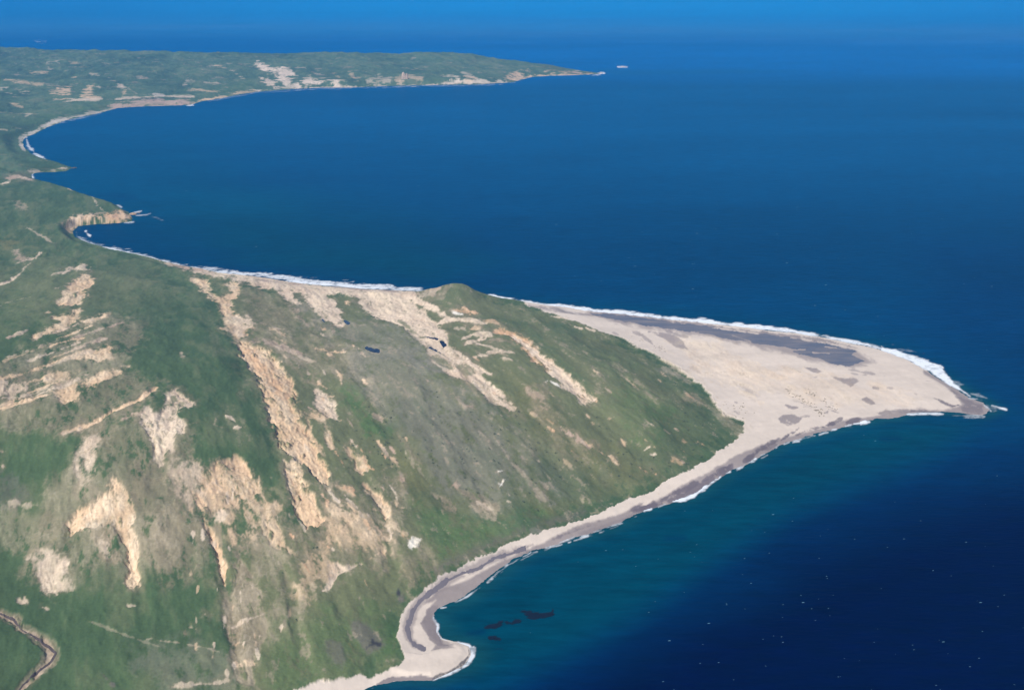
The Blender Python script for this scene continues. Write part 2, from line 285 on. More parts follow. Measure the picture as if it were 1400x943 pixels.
S('pale',.5,2,2,.4,7,[(245,478),(250,486)]); S('pale',.8,1.2,1.5,.3,3,[(309,570),(316,572),(322,578)]); S('pale',.8,1.5,1.5,.3,5,[(320,586),(330,587)]); S('pink',.4,2,2,.3,3,[(296,574),(293,582),(303,586)]); S('pink',.4,2,2,.3,4,[(262,580),(276,578)])
S('tan',.8,1.2,1.5,.3,2,[(68,475),(80,470),(95,466),(114,463)]); S('tan',.4,1.5,1.5,.3,2,[(0,496),(30,484),(60,474)])
P('tan',.85,3,3,.3,[(42,461),(60,453),(68,449),(80,445),(85,437),(74,436),(90,430),(108,424),(106,434),(97,445),(85,452),(68,456),(50,462)],-2)
P('tan',.9,3,3,.25,[(80,417),(84,405),(92,393),(107,382),(121,378),(128,385),(121,402),(110,412),(97,417)],-3)
P('pale',.85,2.5,2.5,.3,[(70,377),(86,372),(100,365),(117,362),(122,369),(106,372),(85,377)]); S('pale',.5,1.5,2,.4,3,[(76,396),(96,389)]); S('pale',.6,1.5,1.5,.3,2,[(117,369),(132,363)])
P('tan',.85,2.5,2,.3,[(112,442),(125,435),(148,428),(145,433),(130,440),(117,445)]); S('tan',.6,1.5,1.5,.3,2,[(62,430),(72,428)])
S('pale',.75,1.2,1.5,.2,2.2,[(-5,392),(12,386),(26,376),(34,366),(42,360)]); S('pale',.75,1.2,1.5,.2,2.2,[(20,363),(35,357),(50,352),(57,346)]); S('pink',.5,5,4,.4,12,[(22,345),(35,360)])
S('pale',.5,1,1,.2,1.5,[(37,312),(55,322),(80,336)]); S('pale',.35,1,1,.2,1.5,[(0,420),(25,412),(60,404)]); S('olive',.6,6,5,.2,20,[(0,330),(20,335)])
S('brown',.6,4,4,.3,10,[(20,275),(35,285)]); S('brown',.6,4,4,.4,8,[(25,283),(40,288)]); S('dgreen',.7,3,3,.1,8,[(0,278),(6,280)])
S('dgreen',.7,5,5,.1,26,[(0,370),(10,350)]); S('dgreen',.7,5,3,.1,8,[(100,337),(85,332),(60,335)])
P('tan',.97,4.5,4.5,.2,[(158,656),(163,664),(169,672),(180,690),(183,709),(178,722),(184,743),(184,765),(191,787),(187,797),(174,797),(176,780),(175,746),(166,728),(155,709),(137,714),(115,722),(95,728),(94,716),(112,698),(134,687),(146,678)],-4)
P('brown',.85,6,6,.25,[(118,721),(150,712),(163,735),(162,765),(148,771),(134,756),(124,737)]); S('pale',.5,3,3,.4,10,[(140,745),(150,762)])
P('pale',.85,11,6,.25,[(34,762),(56,748),(75,756),(93,765),(96,777),(86,787),(99,805),(78,813),(59,806),(47,784)],-2); S('pale',.8,3,2,.2,8,[(80,772),(94,770)])
S('olive',.8,1.2,1.5,.2,2,[(60,744),(78,736),(95,727)])
P('pale',.75,2,2,.2,[(20,812),(34,812),(37,820),(22,819)]); S('pale',.6,1.2,1.5,.3,3,[(58,828),(66,831)]); S('pale',.5,3,3,.4,6,[(8,684),(30,690),(52,690)]); S('pink',.6,2,2,.2,4,[(0,636),(6,637)]); S('pink',.5,2,2,.2,3,[(0,617),(8,617)])
P('brown',.6,6,5,.3,[(100,655),(115,650),(120,665),(137,674),(127,685),(110,684),(100,670)])
P('pale',.35,4,4,.6,[(212,728),(230,732),(230,752),(214,745)]); S('white',.8,.8,1,.1,2,[(68,655),(72,656)])
S('pale',.5,1,1.5,.3,2,[(171,829),(185,829)]); S('pale',.5,1,1.5,.3,2.5,[(255,858),(268,861)]); S('pale',.55,1.5,2,.5,4,[(236,940),(262,935),(292,934)]); S('pale',.5,1.5,2,.4,3,[(292,933),(312,930)])
S('pale',.3,1,1.5,.3,1.5,[(200,873),(250,880),(300,892)]); S('pale',.2,1,1.5,.3,1.5,[(120,850),(170,868),(220,885)]); S('mauve',.6,4,4,.2,6,[(140,920),(155,935)])
P('brown',.4,14,12,.3,[(150,700),(185,640),(235,610),(240,640),(250,720),(270,780),(230,800),(200,760)])
P('brown',.55,9,8,.3,[(200,700),(240,700),(250,760),(215,790),(195,760)])
P('brown',.4,14,10,.3,[(-10,690),(60,690),(90,720),(70,750),(20,760),(-10,750)])
P('mauve',.35,12,10,.3,[(-10,640),(40,655),(60,690),(20,700),(-10,690)])
_r = random.Random(77)
for _i in range(16):
    x0 = _r.uniform(-10, 90); y0 = _r.uniform(455, 560); l = _r.uniform(25, 80)
    S(_r.choice(['tan','pale','pink']), _r.uniform(.4,.8), 1.2, 1.6, .35, _r.uniform(1.2, 2.6), [(x0, y0), (x0 + l * .5, y0 - l * .16), (x0 + l, y0 - l * .34)])
for _i in range(90):
    x0 = _r.uniform(385, 560); y0 = _r.uniform(440, 780); l = _r.uniform(4, 18)
    if x0 > 500 and y0 < 590: continue
    S(_r.choice(['tan','pale','cream','orange','pink']), _r.uniform(.45,.9), 1, 1.8, .4, _r.uniform(1.5, 3.6), [(x0, y0), (x0 + l * .5, y0 + l * .7), (x0 + l * _r.uniform(.4, 1), y0 + l * _r.uniform(.8, 1.4))])
for _i in range(60):
    x0 = _r.uniform(250, 400); y0 = _r.uniform(640, 920); l = _r.uniform(4, 16)
    S(_r.choice(['tan','pale','cream','brown']), _r.uniform(.4,.8), 1, 1.8, .4, _r.uniform(1.5, 4), [(x0, y0), (x0 + _r.uniform(-2, 3), y0 + l)])
for _i in range(60):
    x0 = _r.uniform(580, 960); y0 = _r.uniform(450, 690); l = _r.uniform(3, 10)
    S(_r.choice(['tan','pale','orange','pink','brown']), _r.uniform(.3,.75), 1, 1.4, .4, _r.uniform(1.3, 3), [(x0, y0), (x0 + l, y0 + l * .7)])
for _i in range(40):
    x0 = _r.uniform(480, 720); y0 = _r.uniform(500, 680); l = _r.uniform(14, 46)
    S(_r.choice(['shell','hillR','brown','dgreen']), _r.uniform(.25,.5), 2.5, 2, .35, _r.uniform(2, 5), [(x0, y0), (x0 + l * .5, y0 + l * .75), (x0 + l, y0 + l * 1.3)])
for _i in range(50):
    x0 = _r.uniform(0, 500); y0 = _r.uniform(75, 118) + (30 if x0 < 120 else 0) * _r.random(); l = _r.uniform(3, 14)
    S(_r.choice(['pale','shell','pink','brown']), _r.uniform(.3,.6), .8, 1.2, .4, _r.uniform(1, 2), [(x0, y0), (x0 + l, y0 + _r.uniform(-1, 3))])
P('dark',.9,4,4,0,[(503,868),(512,868),(515,873),(523,876),(521,883),(512,884),(503,887),(499,895),(496,893),(499,882),(505,877)])
P('dark',.9,3.5,2.5,0,[(541,803),(546,801),(550,808),(549,815),(541,815),(540,808)])
# the creek bed in the corner
S('brown',.6,4,3,.1,15,[(-20,827),(0,832),(19,842),(28,855),(50,868),(68,882),(74,890),(68,900),(50,914),(31,930),(15,950)],-4)
S('pink',.6,1.5,2,.15,7,[(-20,829),(0,834),(19,843),(28,857),(46,864),(62,876),(70,888),(64,904),(50,916),(34,932),(15,950)],-3)
# creek, left, and cliffs
S('dgreen',.9,1,1.5,0,2.5,[(0,230),(20,236),(42,243)],-3); S('pink',.75,1,1.5,.2,3,[(8,244),(25,243),(43,245)]); S('cream',.8,1.2,1.5,.3,3,[(0,252),(14,249)])
S('shell',.85,1.2,1.5,.3,4.5,[(38,233),(55,233.5),(75,231),(92,229)]); S('tan',.7,1,1,.3,2,[(92,260),(107,265),(125,271),(158,281)])
P('orange',.6,1.5,1.5,.3,[(86,307),(100,296),(120,294),(145,294),(165,289),(180,296),(180,301),(160,304),(125,306),(105,310),(99,318),(94,315)])
P('tan',.9,1.5,1.5,.15,[(92,305),(102,297),(120,296),(145,295),(165,291),(178,298),(160,303),(125,305),(108,308),(98,314)])
P('orange',.9,1,1,.1,[(145,294.5),(161,292.5),(162,300),(147,302)])
S('pale',.55,.8,1,.1,1.5,[(123,270),(133,281),(143,290)]); S('pink',.6,.8,1,.2,1.6,[(100,295),(120,294),(145,291)])
# --- far country
P('sand',.85,1.5,1.5,.25,[(31,195),(34,190),(50,182),(70,172),(90,165),(112,160),(140,154),(160,148),(160,146),(140,151),(110,156),(85,161),(70,163),(62,169),(45,178),(26,188),(24,195),(30,205),(38,210)])
P('pink',.95,1.2,1,.05,[(148,146),(152,142),(175,139.5),(212,137),(255,136.5),(266,140),(258,144),(225,145),(190,146),(160,149)])
S('dark',.5,.8,1,.1,1.5,[(160,138),(180,136),(225,134.5),(258,135)])
S('pale',.8,1,1,.3,2,[(85,140),(110,137),(140,136)]); S('pale',.75,1,1,.4,2,[(158,135.5),(180,134.5),(225,131.5),(265,132)]); S('sand',.7,1.5,2,.4,5,[(210,131),(225,131)])
S('tan',.85,1,1,.35,1.8,[(262,142),(275,138),(300,133),(325,128),(350,124)]); S('cream',.9,1,1.2,.3,1.7,[(350,124),(400,120),(440,118),(500,117),(575,115)])
S('cream',.85,1,1.2,.3,1.6,[(575,115),(625,114.5),(660,114),(695,112)]); S('tan',.85,1,1.2,.35,2.2,[(720,105.5),(750,103),(787,102),(812,101)])
P('cream',1,1.2,1.4,.1,[(350,86),(360,88),(370,92),(385,92),(398,97),(407,101),(395,102),(380,98),(362,98),(356,93)])
P('cream',1,1.2,1.4,.1,[(376,103),(390,101),(400,106),(397,115),(388,114),(380,109)]); P('pale',1,1.2,1.4,.12,[(354,106),(368,107),(380,114),(366,115)])
P('cream',1,1.2,1.4,.12,[(410,114),(416,108),(424,105),(432,109),(445,112),(460,115),(470,118),(440,119.5),(405,120)])
for q,w in [([(405,90),(418,93)],3),([(427,98),(436,101),(445,103)],2.5),([(452,100),(464,104)],3.5),([(463,110),(474,114)],4),([(477,100),(484,104)],2.5),([(484,112),(494,114)],2.5),([(513,102),(524,103)],2.5),([(540,113),(560,111),(578,113)],4),([(500,115),(520,114),(536,113)],3.5),([(606,107),(620,110),(630,113)],3),([(632,99),(640,104),(652,109)],4.5),([(634,112),(650,110)],3),([(650,97),(658,98)],2),([(325,102),(330,105),(336,110)],3),([(288,76),(298,74.5),(308,76)],3),([(41,98),(66,99)],1.8),([(64,85),(82,87)],2),([(95,85),(105,85.5)],2.5),([(-5,120),(11,120)],4),([(7,108),(22,111),(38,113)],5),([(42,115),(58,116)],4),([(30,128),(40,128)],2),([(16,140),(32,146)],3.5),([(36,159),(42,156)],5),([(-3,176),(10,177)],2),([(142,102),(160,112),(175,121),(187,128)],1.4),([(160,114),(170,120)],4),([(257,121),(275,123),(285,126),(300,128)],2.4),([(250,115),(257,111),(266,111)],3),([(280,112),(298,112)],3),([(66,92),(74,93)],2),([(295,89),(310,93)],2),([(315,96),(325,100)],2.5),([(120,134),(137,133)],3),([(98,106),(104,104)],4),([(68,74),(74,74)],3),([(276,98),(278,98)],2.2),([(220,78),(230,79)],2),([(168,129),(172,125)],5),([(132,119),(136,119)],2)]:
    S(random.Random(w*7+q[0][0]).choice(['tan','pale','cream','pale']), .55, 1, 1.3, .4, w * .85, q)
P('tan',.85,1.2,1.6,.35,[(67,125),(80,122),(95,120),(95,130),(85,134),(72,130)]); P('tan',.9,1.2,1.6,.3,[(110,132),(113,126),(121,119),(128,117),(128,124),(123,132)])
P('tan',.95,1,1.2,.3,[(692,113),(694,106),(708,102),(722,101),(724,103),(716,107),(710,110),(702,113)]); S('pink',.8,1,1.2,.3,3,[(783,99),(790,98.5),(797,100)])
P('olive',.5,4,3,.1,[(730,90),(765,89),(780,98),(750,99)]); P('green',.3,5,3,.1,[(280,118),(340,112),(350,119),(300,128)]); P('green',.35,8,5,.1,[(80,150),(140,142),(150,148),(90,160),(60,168),(40,178),(30,165)])
# --- the sand spit and the beaches
SANDP = [(720,419),(750,427),(775,434),(795,440),(825,454),(850,462),(875,475),(900,487),(920,497),(937,510),(960,525),(972,542),(990,565),(1015,577),(1017,590),(1005,600),(975,620),(950,640),(917,655),(882,672),(850,684),(795,709),(762,719),(725,732),(700,739),(675,752),(650,762),(620,779),(600,789),(577,807),(555,824),(545,847),(542,867),(547,887),(552,899),(545,907),(525,919),(500,922),(460,929),(425,934),(400,942),(380,965),(450,990),(700,960),(700,860),(900,720),(1100,620),(1250,580),(1400,590),(1400,540),(1150,440),(800,400),(700,402)]
P('sand',1,1.6,3.2,0,SANDP)
BEACH_I = len(F_) - 1
P('cream',.5,14,10,.2,[(930,470),(990,470),(1040,490),(1060,510),(1000,530),(970,520),(940,490)]); S('cream',.5,4,5,.3,9,[(1030,510),(1060,515),(1100,505)])
P('cream',.45,10,8,.3,[(1080,530),(1110,540),(1140,560),(1120,562),(1090,545)]); P('shell',.35,12,8,.5,[(975,560),(1020,575),(1030,590),(1010,590)])
P('shell',.4,8,6,.4,[(880,480),(930,500),(960,520),(980,545),(960,525),(920,500)])
S('pale',.0,1,1,0,1,[(0,0),(1,1)])
for _i in range(46):
    x0 = _r.uniform(880, 1240); y0 = 462 + (x0 - 880) * .2 + _r.uniform(-4, 50); l = _r.uniform(8, 40)
    S(_r.choice(['cream','cream','shell','pale','wet']), _r.uniform(.15,.4), 2.5, 3, .3, _r.uniform(2, 6), [(x0, y0), (x0 + l * .5, y0 + l * .2), (x0 + l, y0 + l * .5)])
# damp belts
P('wet',.85,4,1.6,0,[(1062,601),(1100,590),(1150,577),(1200,566),(1240,561),(1262,559),(1290,559),(1310,555),(1318,552),(1310,545),(1298,533),(1280,522),(1262,512),(1262,505),(1290,512),(1330,540),(1370,565),(1340,580),(1200,590),(1100,610),(1060,625),(1000,655),(950,690),(850,725),(800,740),(790,728),(850,708),(900,682),(960,650),(1000,627),(1030,612)])
P('wet',.85,4,1.6,0,[(795,716),(840,704),(880,686),(860,720),(800,745),(720,765),(640,830),(600,835),(605,880),(625,885),(590,889),(600,878),(585,862),(578,848),(584,832),(596,820),(580,826),(560,842),(600,805),(640,790),(680,768),(712,753),(750,737)])
S('wetd',.8,1.5,2.5,.1,6,[(1000,637),(985,648),(965,660),(940,676),(915,684)]); S('wetd',.7,2,2.5,.1,4,[(905,688),(880,695),(865,700)]); S('wetd',.75,2,2.5,.15,4,[(1030,618),(1045,611),(1056,603),(1066,599)])
S('wetd',.7,1.5,2.5,.1,3,[(1085,596),(1105,588),(1125,583),(1140,578)]); S('wet',.8,1.5,2,.1,4,[(1190,566),(1220,562),(1250,562)]); S('wetd',.75,1.5,2,.05,3,[(1245,562),(1275,562),(1302,563)])
S('wetd',.85,1.2,1.5,.02,3.2,[(1274,542.5),(1283,546),(1291,551),(1301,555),(1312,553.5)]); P('wetd',.6,4,3,.1,[(1300,533),(1318,542),(1345,553),(1345,565),(1315,563),(1315,555),(1308,545)])
P('wetd',.6,3,3,.1,[(850,700),(800,722),(770,730),(700,765),(650,800),(640,812),(680,780),(730,748)]); S('wetd',.6,3,2,.1,5,[(728,744),(712,751),(698,756)])
P('wetd',.5,5,4,.2,[(600,835),(590,850),(585,865),(600,880),(620,882),(604,874),(600,860)]); P('wet',.9,2.5,3,.1,[(584,830),(600,825),(600,870),(600,882),(588,875),(577,852)])
S('dark',.8,1.2,1.5,.15,4,[(640,884),(642,893),(634,905),(618,917),(600,925),(592,929)]); S('wetd',.8,1.5,2,.1,5,[(592,929),(560,929),(537,928),(515,935)])
S('wetd',.7,1.2,1.5,.1,2.5,[(450,392),(500,396),(548,399)]); S('wetd',.6,1.5,1.5,.3,2,[(350,382),(410,389),(450,392)]); S('wet',.7,3,2,.1,5,[(720,417),(760,424),(800,430),(850,434)])
S('wet',.8,1.5,2,.05,5,[(800,427),(875,435),(950,443),(1050,456),(1112,463),(1150,470),(1180,478)]); S('shell',.5,1.2,1.5,.1,2,[(860,436),(950,446),(1050,459)])
P('wet',.75,6,3,0,[(808,428),(900,437),(1000,449),(1100,462),(1170,475),(1200,497),(1165,503),(1128,498),(1080,486),(1025,473),(975,461),(925,453),(887,448),(840,440)])
P('pale',.35,10,8,.3,[(1000,500),(1080,500),(1200,530),(1260,545),(1200,555),(1100,545),(1020,530)])
for _i in range(26):
    t = _r.uniform(0, 1); x0 = 860 + 300 * t; y0 = float(np.interp(x0, [860,917,957,985,1015,1047,1075,1115,1160], [701,679,660,645,629,612,597,587,575])) + _r.uniform(-3, 3)
    S('wetd', _r.uniform(.5, .85), 1.5, 2, .05, _r.uniform(2.5, 5), [(x0, y0), (x0 + _r.uniform(8, 22), y0 - _r.uniform(5, 9))])
S('wet',.7,5,3,.05,15,[(717,749),(675,763),(630,784),(600,802),(575,820),(563,838),(557,856),(559,872),(567,882),(579,887)])
# tidal flats: dark damp hollows on the spit
for q,s in [([(887,454),(905,456),(920,459),(930,465),(936,471),(941,478),(925,475),(917,469),(908,462)],.8),([(1100,502),(1115,503),(1123,508),(1113,510)],.8),([(1137,515),(1155,517),(1170,517),(1178,521),(1163,528),(1152,524)],.75),([(1175,545),(1185,541),(1193,547),(1201,553),(1190,554)],.85),([(1064,572),(1072,567),(1085,567),(1096,571),(1092,577),(1078,582),(1067,578)],.85),([(1074,554),(1083,556),(1091,557),(1086,559),(1078,558)],.85),([(1187,531),(1195,529),(1201,531),(1195,532)],.7),([(1125,563),(1133,560),(1133,565),(1127,567)],.7),([(1132,558),(1142,560),(1146,564),(1136,562)],.7)]:
    P('wet',s,1.2,1.5,.05,q)
for q,w,s in [([(866,454),(878,458),(892,470)],4,.6),([(896,474),(906,477)],2.5,.7),([(910,452),(925,457),(940,461)],2,.7),([(1160,505),(1180,509),(1198,511)],3,.6),([(1165,510),(1185,513)],2,.6),([(1092,570),(1106,569)],1.5,.6),([(1092,494),(1096,495)],2,.5),([(1208,514),(1216,515)],1.5,.5),([(1214,530),(1220,531)],1.5,.5),([(1250,538),(1254,539)],2,.4),([(926,494),(930,495)],2.5,.6),([(1005,550),(1009,551)],2.5,.6),([(1003,560),(1010,566)],2,.5),([(838,455),(846,458)],3,.5),([(1265,520),(1275,521)],4,.4),([(1112,516),(1118,515)],3,.5),([(1060,536),(1068,538)],2,.3)]:
    S('wet',s,1.2,1.5,.15,w,q)

# ------------------------------------------------------------------ grid of the land
us = np.arange(-420, 1480, 1.18)
vs = np.concatenate([np.arange(1150, 800, -1.25), np.arange(800, 165, -1.02), np.arange(165, 72, -0.36)])
UU, VV = np.meshgrid(us, vs)
GX, GY = ground(UU, VV, 0)
nr, nc = UU.shape
GX32 = GX.astype(np.float32).ravel(); GY32 = GY.astype(np.float32).ravel()
# quick reject in the chart, then exact distances
du, dv = 6, 6
sub = np.zeros((nr, nc), bool); sub[::du, ::dv] = True
si = np.where(sub.ravel())[0]
sdc = sd_segments(UU.ravel()[si].astype(np.float32), VV.ravel()[si].astype(np.float32), cpts, True)
coarse = (sdc > -22).reshape(len(range(0, nr, du)), len(range(0, nc, dv)))
keep = np.repeat(np.repeat(coarse, du, 0), dv, 1)[:nr, :nc]
k2 = keep.copy()
k2[:-du] |= keep[du:]; k2[du:] |= keep[:-du]; k2[:, :-dv] |= keep[:, dv:]; k2[:, dv:] |= keep[:, :-dv]
idx = np.where(k2.ravel())[0]
X = GX32[idx]; Y = GY32[idx]
print('land verts', len(idx))
h0, sd, wcl = base_height(X, Y)
U, V = UU.ravel()[idx].astype(np.float32), VV.ravel()[idx].astype(np.float32)

ANG = math.atan2(-8, 2.2)
ANG0 = math.atan2(-8, 1.0)
n_edge = fbm(X, Y, 130, 7, 3, .62, ANG0, 2.0)
n_edge2 = fbm(X, Y, 34, 5, 31, .75, ANG0, 2.2)
n_brk = fbm(X, Y, 17, 4, 11, .85, ANG, 2.6)
n_hole = fbm(X, Y, 46, 4, 37, .65, ANG, 2.8)
n_str = fbm(X, Y, 26, 4, 41, .65, ANG, 6.0)
n_big = fbm(X, Y, 420, 4, 51, .6, ANG, 2.2)
n_mid = fbm(X, Y, 110, 5, 61, .65, ANG, 2.5)

def taper_sd(X, Y, C, w, k=.35):
    C = np.asarray(C, np.float32)
    if len(C) < 2 or w is None: return sd_segments(X, Y, C, True)
    seg = np.sqrt(((C[1:] - C[:-1]) ** 2).sum(1)); t = np.concatenate([[0], np.cumsum(seg)]); L_ = t[-1] + 1e-6
    d, A = sd_segments(X, Y, C, False, t[:, None])
    t_ = A[..., 0]; e = np.minimum(t_, L_ - t_) / max(min(L_ * .5, w * 2.2), 1e-3)
    return w * .5 * (k + (1 - k) * np.clip(e, 0, 1) ** .7) - d
def feature_weight(ft, C, Uq, Vq, ne, nb):
    c, s, f, r, b, w, pts, dh = ft
    m = f + r * 2 + 4 + (w or 0)
    lo = C.min(0) - m; hi = C.max(0) + m
    k = np.where((Uq > lo[0]) & (Uq < hi[0]) & (Vq > lo[1]) & (Vq < hi[1]))[0]
    if len(k) == 0: return k, None
    d = taper_sd(Uq[k], Vq[k], C, w)
    d = d + ne[k] * r * .75
    if c in BARE:
        q = 2.2 + 9 * b if w is None else 1.2 + w * .35 * (.4 + b)
        val = np.clip(d / q, -1.3, .8) + .14 - b * .7 + nb[k] * (.36 + b * .5) + n_hole[k] * (.55 if (w is None or w > 4) and c != 'white' else .15)
        so = .30 + min(f, 12) * .07
        g = sstep(-so, so + .12, val) * sstep(-3.5 - f, 0, d) * (1 - .22 * sstep(-.2, 1.1, nb[k] * .5 - ne[k] * .5))
    else:
        g = sstep(-f * .5, f * .5, d)
        if b > 0: g = g * sstep(-.6, .6, nb[k] * .8 + 1.35 - b * 2.4)
    return k, g * s

allp = np.concatenate([np.asarray(f[6], float) for f in F_])
allc = to_chart(allp)
BARE = {'tan', 'orange', 'pale', 'cream', 'white', 'shell', 'pink'}
off = 0; CH = []
for f in F_:
    CH.append(allc[off:off + len(f[6])]); off += len(f[6])

col = np.tile(np.array(ALB['hillL'], np.float32), (len(idx), 1))
dhs = np.zeros(len(idx), np.float32); tex = np.ones(len(idx), np.float32); bare = np.zeros(len(idx), np.float32)
farm = sstep(7000, 8500, Y)
iso = fbm(X, Y, 150, 6, 131, .7, 0.15, 1.3)
nz = np.clip((1.0 * n_edge + 1.1 * n_edge2) * (1 - farm) + iso * 1.5 * farm, -1.25, 1.25)
nb = (1.25 * n_brk + .9 * n_str) * (1 - farm) + fbm(X, Y, 110, 5, 141, .8, 0.2, 1.5) * 1.7 * farm
sandw = np.zeros(len(idx), np.float32)
BARE = {'tan', 'orange', 'pale', 'cream', 'white', 'shell', 'pink'}
for i, f in enumerate(F_):
    if f[1] <= 0: continue
    k, g = feature_weight(f, CH[i], U, V, nz, nb)
    if g is None: continue
    if f[0] in BARE and f[0] != 'cream' and i < BEACH_I and (f[5] is None or f[5] > 2.4) and f[6][0][1] > 230:
        kk, gg = feature_weight(('brown', .5, 9, 6, .2, (f[5] + 7) if f[5] else None, f[6], 0), CH[i] if f[5] else CH[i].mean(0) + (CH[i] - CH[i].mean(0)) * 1.12, U, V, nz, nb)
        if gg is not None: col[kk] += (np.array(ALB['brown'], np.float32) - col[kk]) * (gg * f[1])[:, None]
    c = np.array(ALB[f[0]], np.float32)
    col[k] += (c - col[k]) * g[:, None]
    if f[0] in BARE or f[0] == 'brown': bare[k] = np.maximum(bare[k], g * (1 if f[0] != 'brown' else .5))
    elif f[0] in ('hillR', 'green', 'dgreen', 'hillL') : bare[k] *= 1 - g
    if f[7]: dhs[k] += f[7] * g
    if i == BEACH_I: sandw[k] = g
bare_full = np.zeros(nr * nc, np.float32); bare_full[idx] = np.maximum(bare, sandw)
# natural variation of cover
veg = (1 - np.clip(bare, 0, 1)) * (1 - sandw)
far = sstep(7500, 9500, Y)
nearv = 1 - far
vv = n_big * .10 + n_mid * .10 + n_str * .08 + n_edge2 * .05 + n_brk * .04
col *= (1 + vv * veg)[:, None]
# yellowish / brownish drift in the sward
t = sstep(-.1, 1.1, n_mid * .7 + n_str * .6 + .4 * n_big) * veg * .30
col += (np.array([.205, .19, .105], np.float32) - col) * t[:, None]
t = sstep(.1, 1.0, -n_big * .7 + n_edge * .5) * veg * .35
col += (np.array([.055, .12, .055], np.float32) - col) * t[:, None]
t = sstep(1.1, 1.8, nb + .5 * n_mid) * veg * .45 * (1 - far) * sstep(250, 420, U)
col += (np.array([.42, .33, .24], np.float32) - col) * t[:, None]
bb = np.clip(bare, 0, 1)
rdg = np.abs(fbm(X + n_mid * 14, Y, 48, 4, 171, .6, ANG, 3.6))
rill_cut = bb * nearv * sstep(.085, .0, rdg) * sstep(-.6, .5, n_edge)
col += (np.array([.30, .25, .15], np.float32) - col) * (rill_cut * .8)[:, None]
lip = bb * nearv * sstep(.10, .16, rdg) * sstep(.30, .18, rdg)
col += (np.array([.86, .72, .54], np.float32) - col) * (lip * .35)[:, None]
t = bb * sstep(-.1, .9, n_mid * .8 + n_str * .5) * .45 * nearv
col += (np.array([.83, .68, .49], np.float32) - col) * t[:, None]
t = bb * sstep(.1, 1.0, -n_mid * .8 + n_edge2 * .5) * .35 * nearv
col += (np.array([.52, .36, .24], np.float32) - col) * t[:, None]
col *= (1 + bb * (n_brk * .09 + n_str * .10 + n_edge * .08))[:, None]
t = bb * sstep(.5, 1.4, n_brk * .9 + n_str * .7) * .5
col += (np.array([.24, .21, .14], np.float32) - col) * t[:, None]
col *= (1 + sandw * (n_edge * .04 + n_brk * .03 + fbm(X, Y, 60, 4, 77, .6, 0.25, 5) * .05))[:, None]
t = far * veg * sstep(.1, 1.2, -iso * .5 - n_big * .8) * .35
col += (np.array([.05, .085, .055], np.float32) - col) * t[:, None]
t = far * veg * sstep(.1, 1.3, iso * .6 + n_mid * .6) * .2
col += (np.array([.19, .20, .13], np.float32) - col) * t[:, None]
t = far * veg * sstep(1.2, 1.8, nb * .8 + .3 * iso) * .45
col += (np.array([.42, .32, .24], np.float32) - col) * t[:, None]
col = np.clip(col, .01, .9)

# ravines and spurs cut into the slopes: (depth, half width px, line)
RAV = [(-4,17,[(345,520),(362,560),(378,610),(396,650),(415,700),(428,730)]),(-4,14,[(300,430),(322,466),(345,520)]),(6,22,[(250,420),(290,480),(330,560),(350,620)]),
 (-8,15,[(470,610),(495,650),(520,690),(530,740),(545,800)]),(-7,14,[(280,690),(298,750),(308,800),(318,860),(330,930)]),(-7,14,[(120,600),(110,650),(100,700),(90,760)]),(-8,15,[(165,715),(180,760),(190,800),(200,850)]),
 (-7,14,[(235,550),(225,590),(218,640),(215,700)]),(6,18,[(200,640),(215,700),(220,760)]),(-7,16,[(560,480),(600,560),(640,630),(690,700)]),(5,16,[(520,500),(560,580),(610,660)]),(-6,14,[(640,500),(700,570),(760,640),(800,680)]),
 (-6,13,[(700,440),(760,500),(830,570),(890,630)]),(6,16,[(680,470),(740,540),(810,610),(850,650)]),(-5,12,[(780,450),(850,510),(920,580),(950,610)]),(-6,14,[(430,440),(480,500),(520,560),(545,620)]),
 (-6,12,[(0,545),(60,530),(130,500),(180,488)]),(-6,12,[(0,580),(80,570),(150,545),(215,515)]),(-5,12,[(0,505),(60,488),(120,465)]),(5,12,[(0,562),(70,548),(160,515)]),(-7,15,[(380,760),(400,810),(410,870),(420,920)]),(-6,14,[(450,790),(470,840),(500,900)]),(-6,14,[(60,310),(90,340),(60,360),(0,380)]),
 (-14,5,[(0,128),(60,112),(120,100)]),(-14,5,[(130,128),(180,112),(250,100)]),(-14,5,[(230,126),(300,110),(380,96)]),(-14,5,[(350,116),(400,100),(450,88)]),(-14,5,[(480,112),(510,98),(560,86)]),(-12,5,[(580,110),(620,96),(680,86)]),(-12,5,[(0,150),(40,140),(80,136)])]
rc_all = to_chart(np.concatenate([np.asarray(r_[2], float) for r_ in RAV])); o_ = 0
rav = np.zeros(len(idx), np.float32)
for dp, hw, pts in RAV:
    C = rc_all[o_:o_ + len(pts)]; o_ += len(pts); mg = hw * 1.6
    k = np.where((U > C[:, 0].min() - mg) & (U < C[:, 0].max() + mg) & (V > C[:, 1].min() - mg) & (V < C[:, 1].max() + mg))[0]
    if not len(k): continue
    wob = n_mid[k] * hw * .3
    q = np.clip((sd_segments(U[k], V[k], C, False) + wob) / hw, 0, 1)
    e0 = np.clip(np.minimum(np.hypot(U[k] - C[0, 0], V[k] - C[0, 1]), np.hypot(U[k] - C[-1, 0], V[k] - C[-1, 1])) / (hw * 1.5), 0, 1)
    rav[k] += .6 * dp * (1 - q * q) ** 1.5 * e0
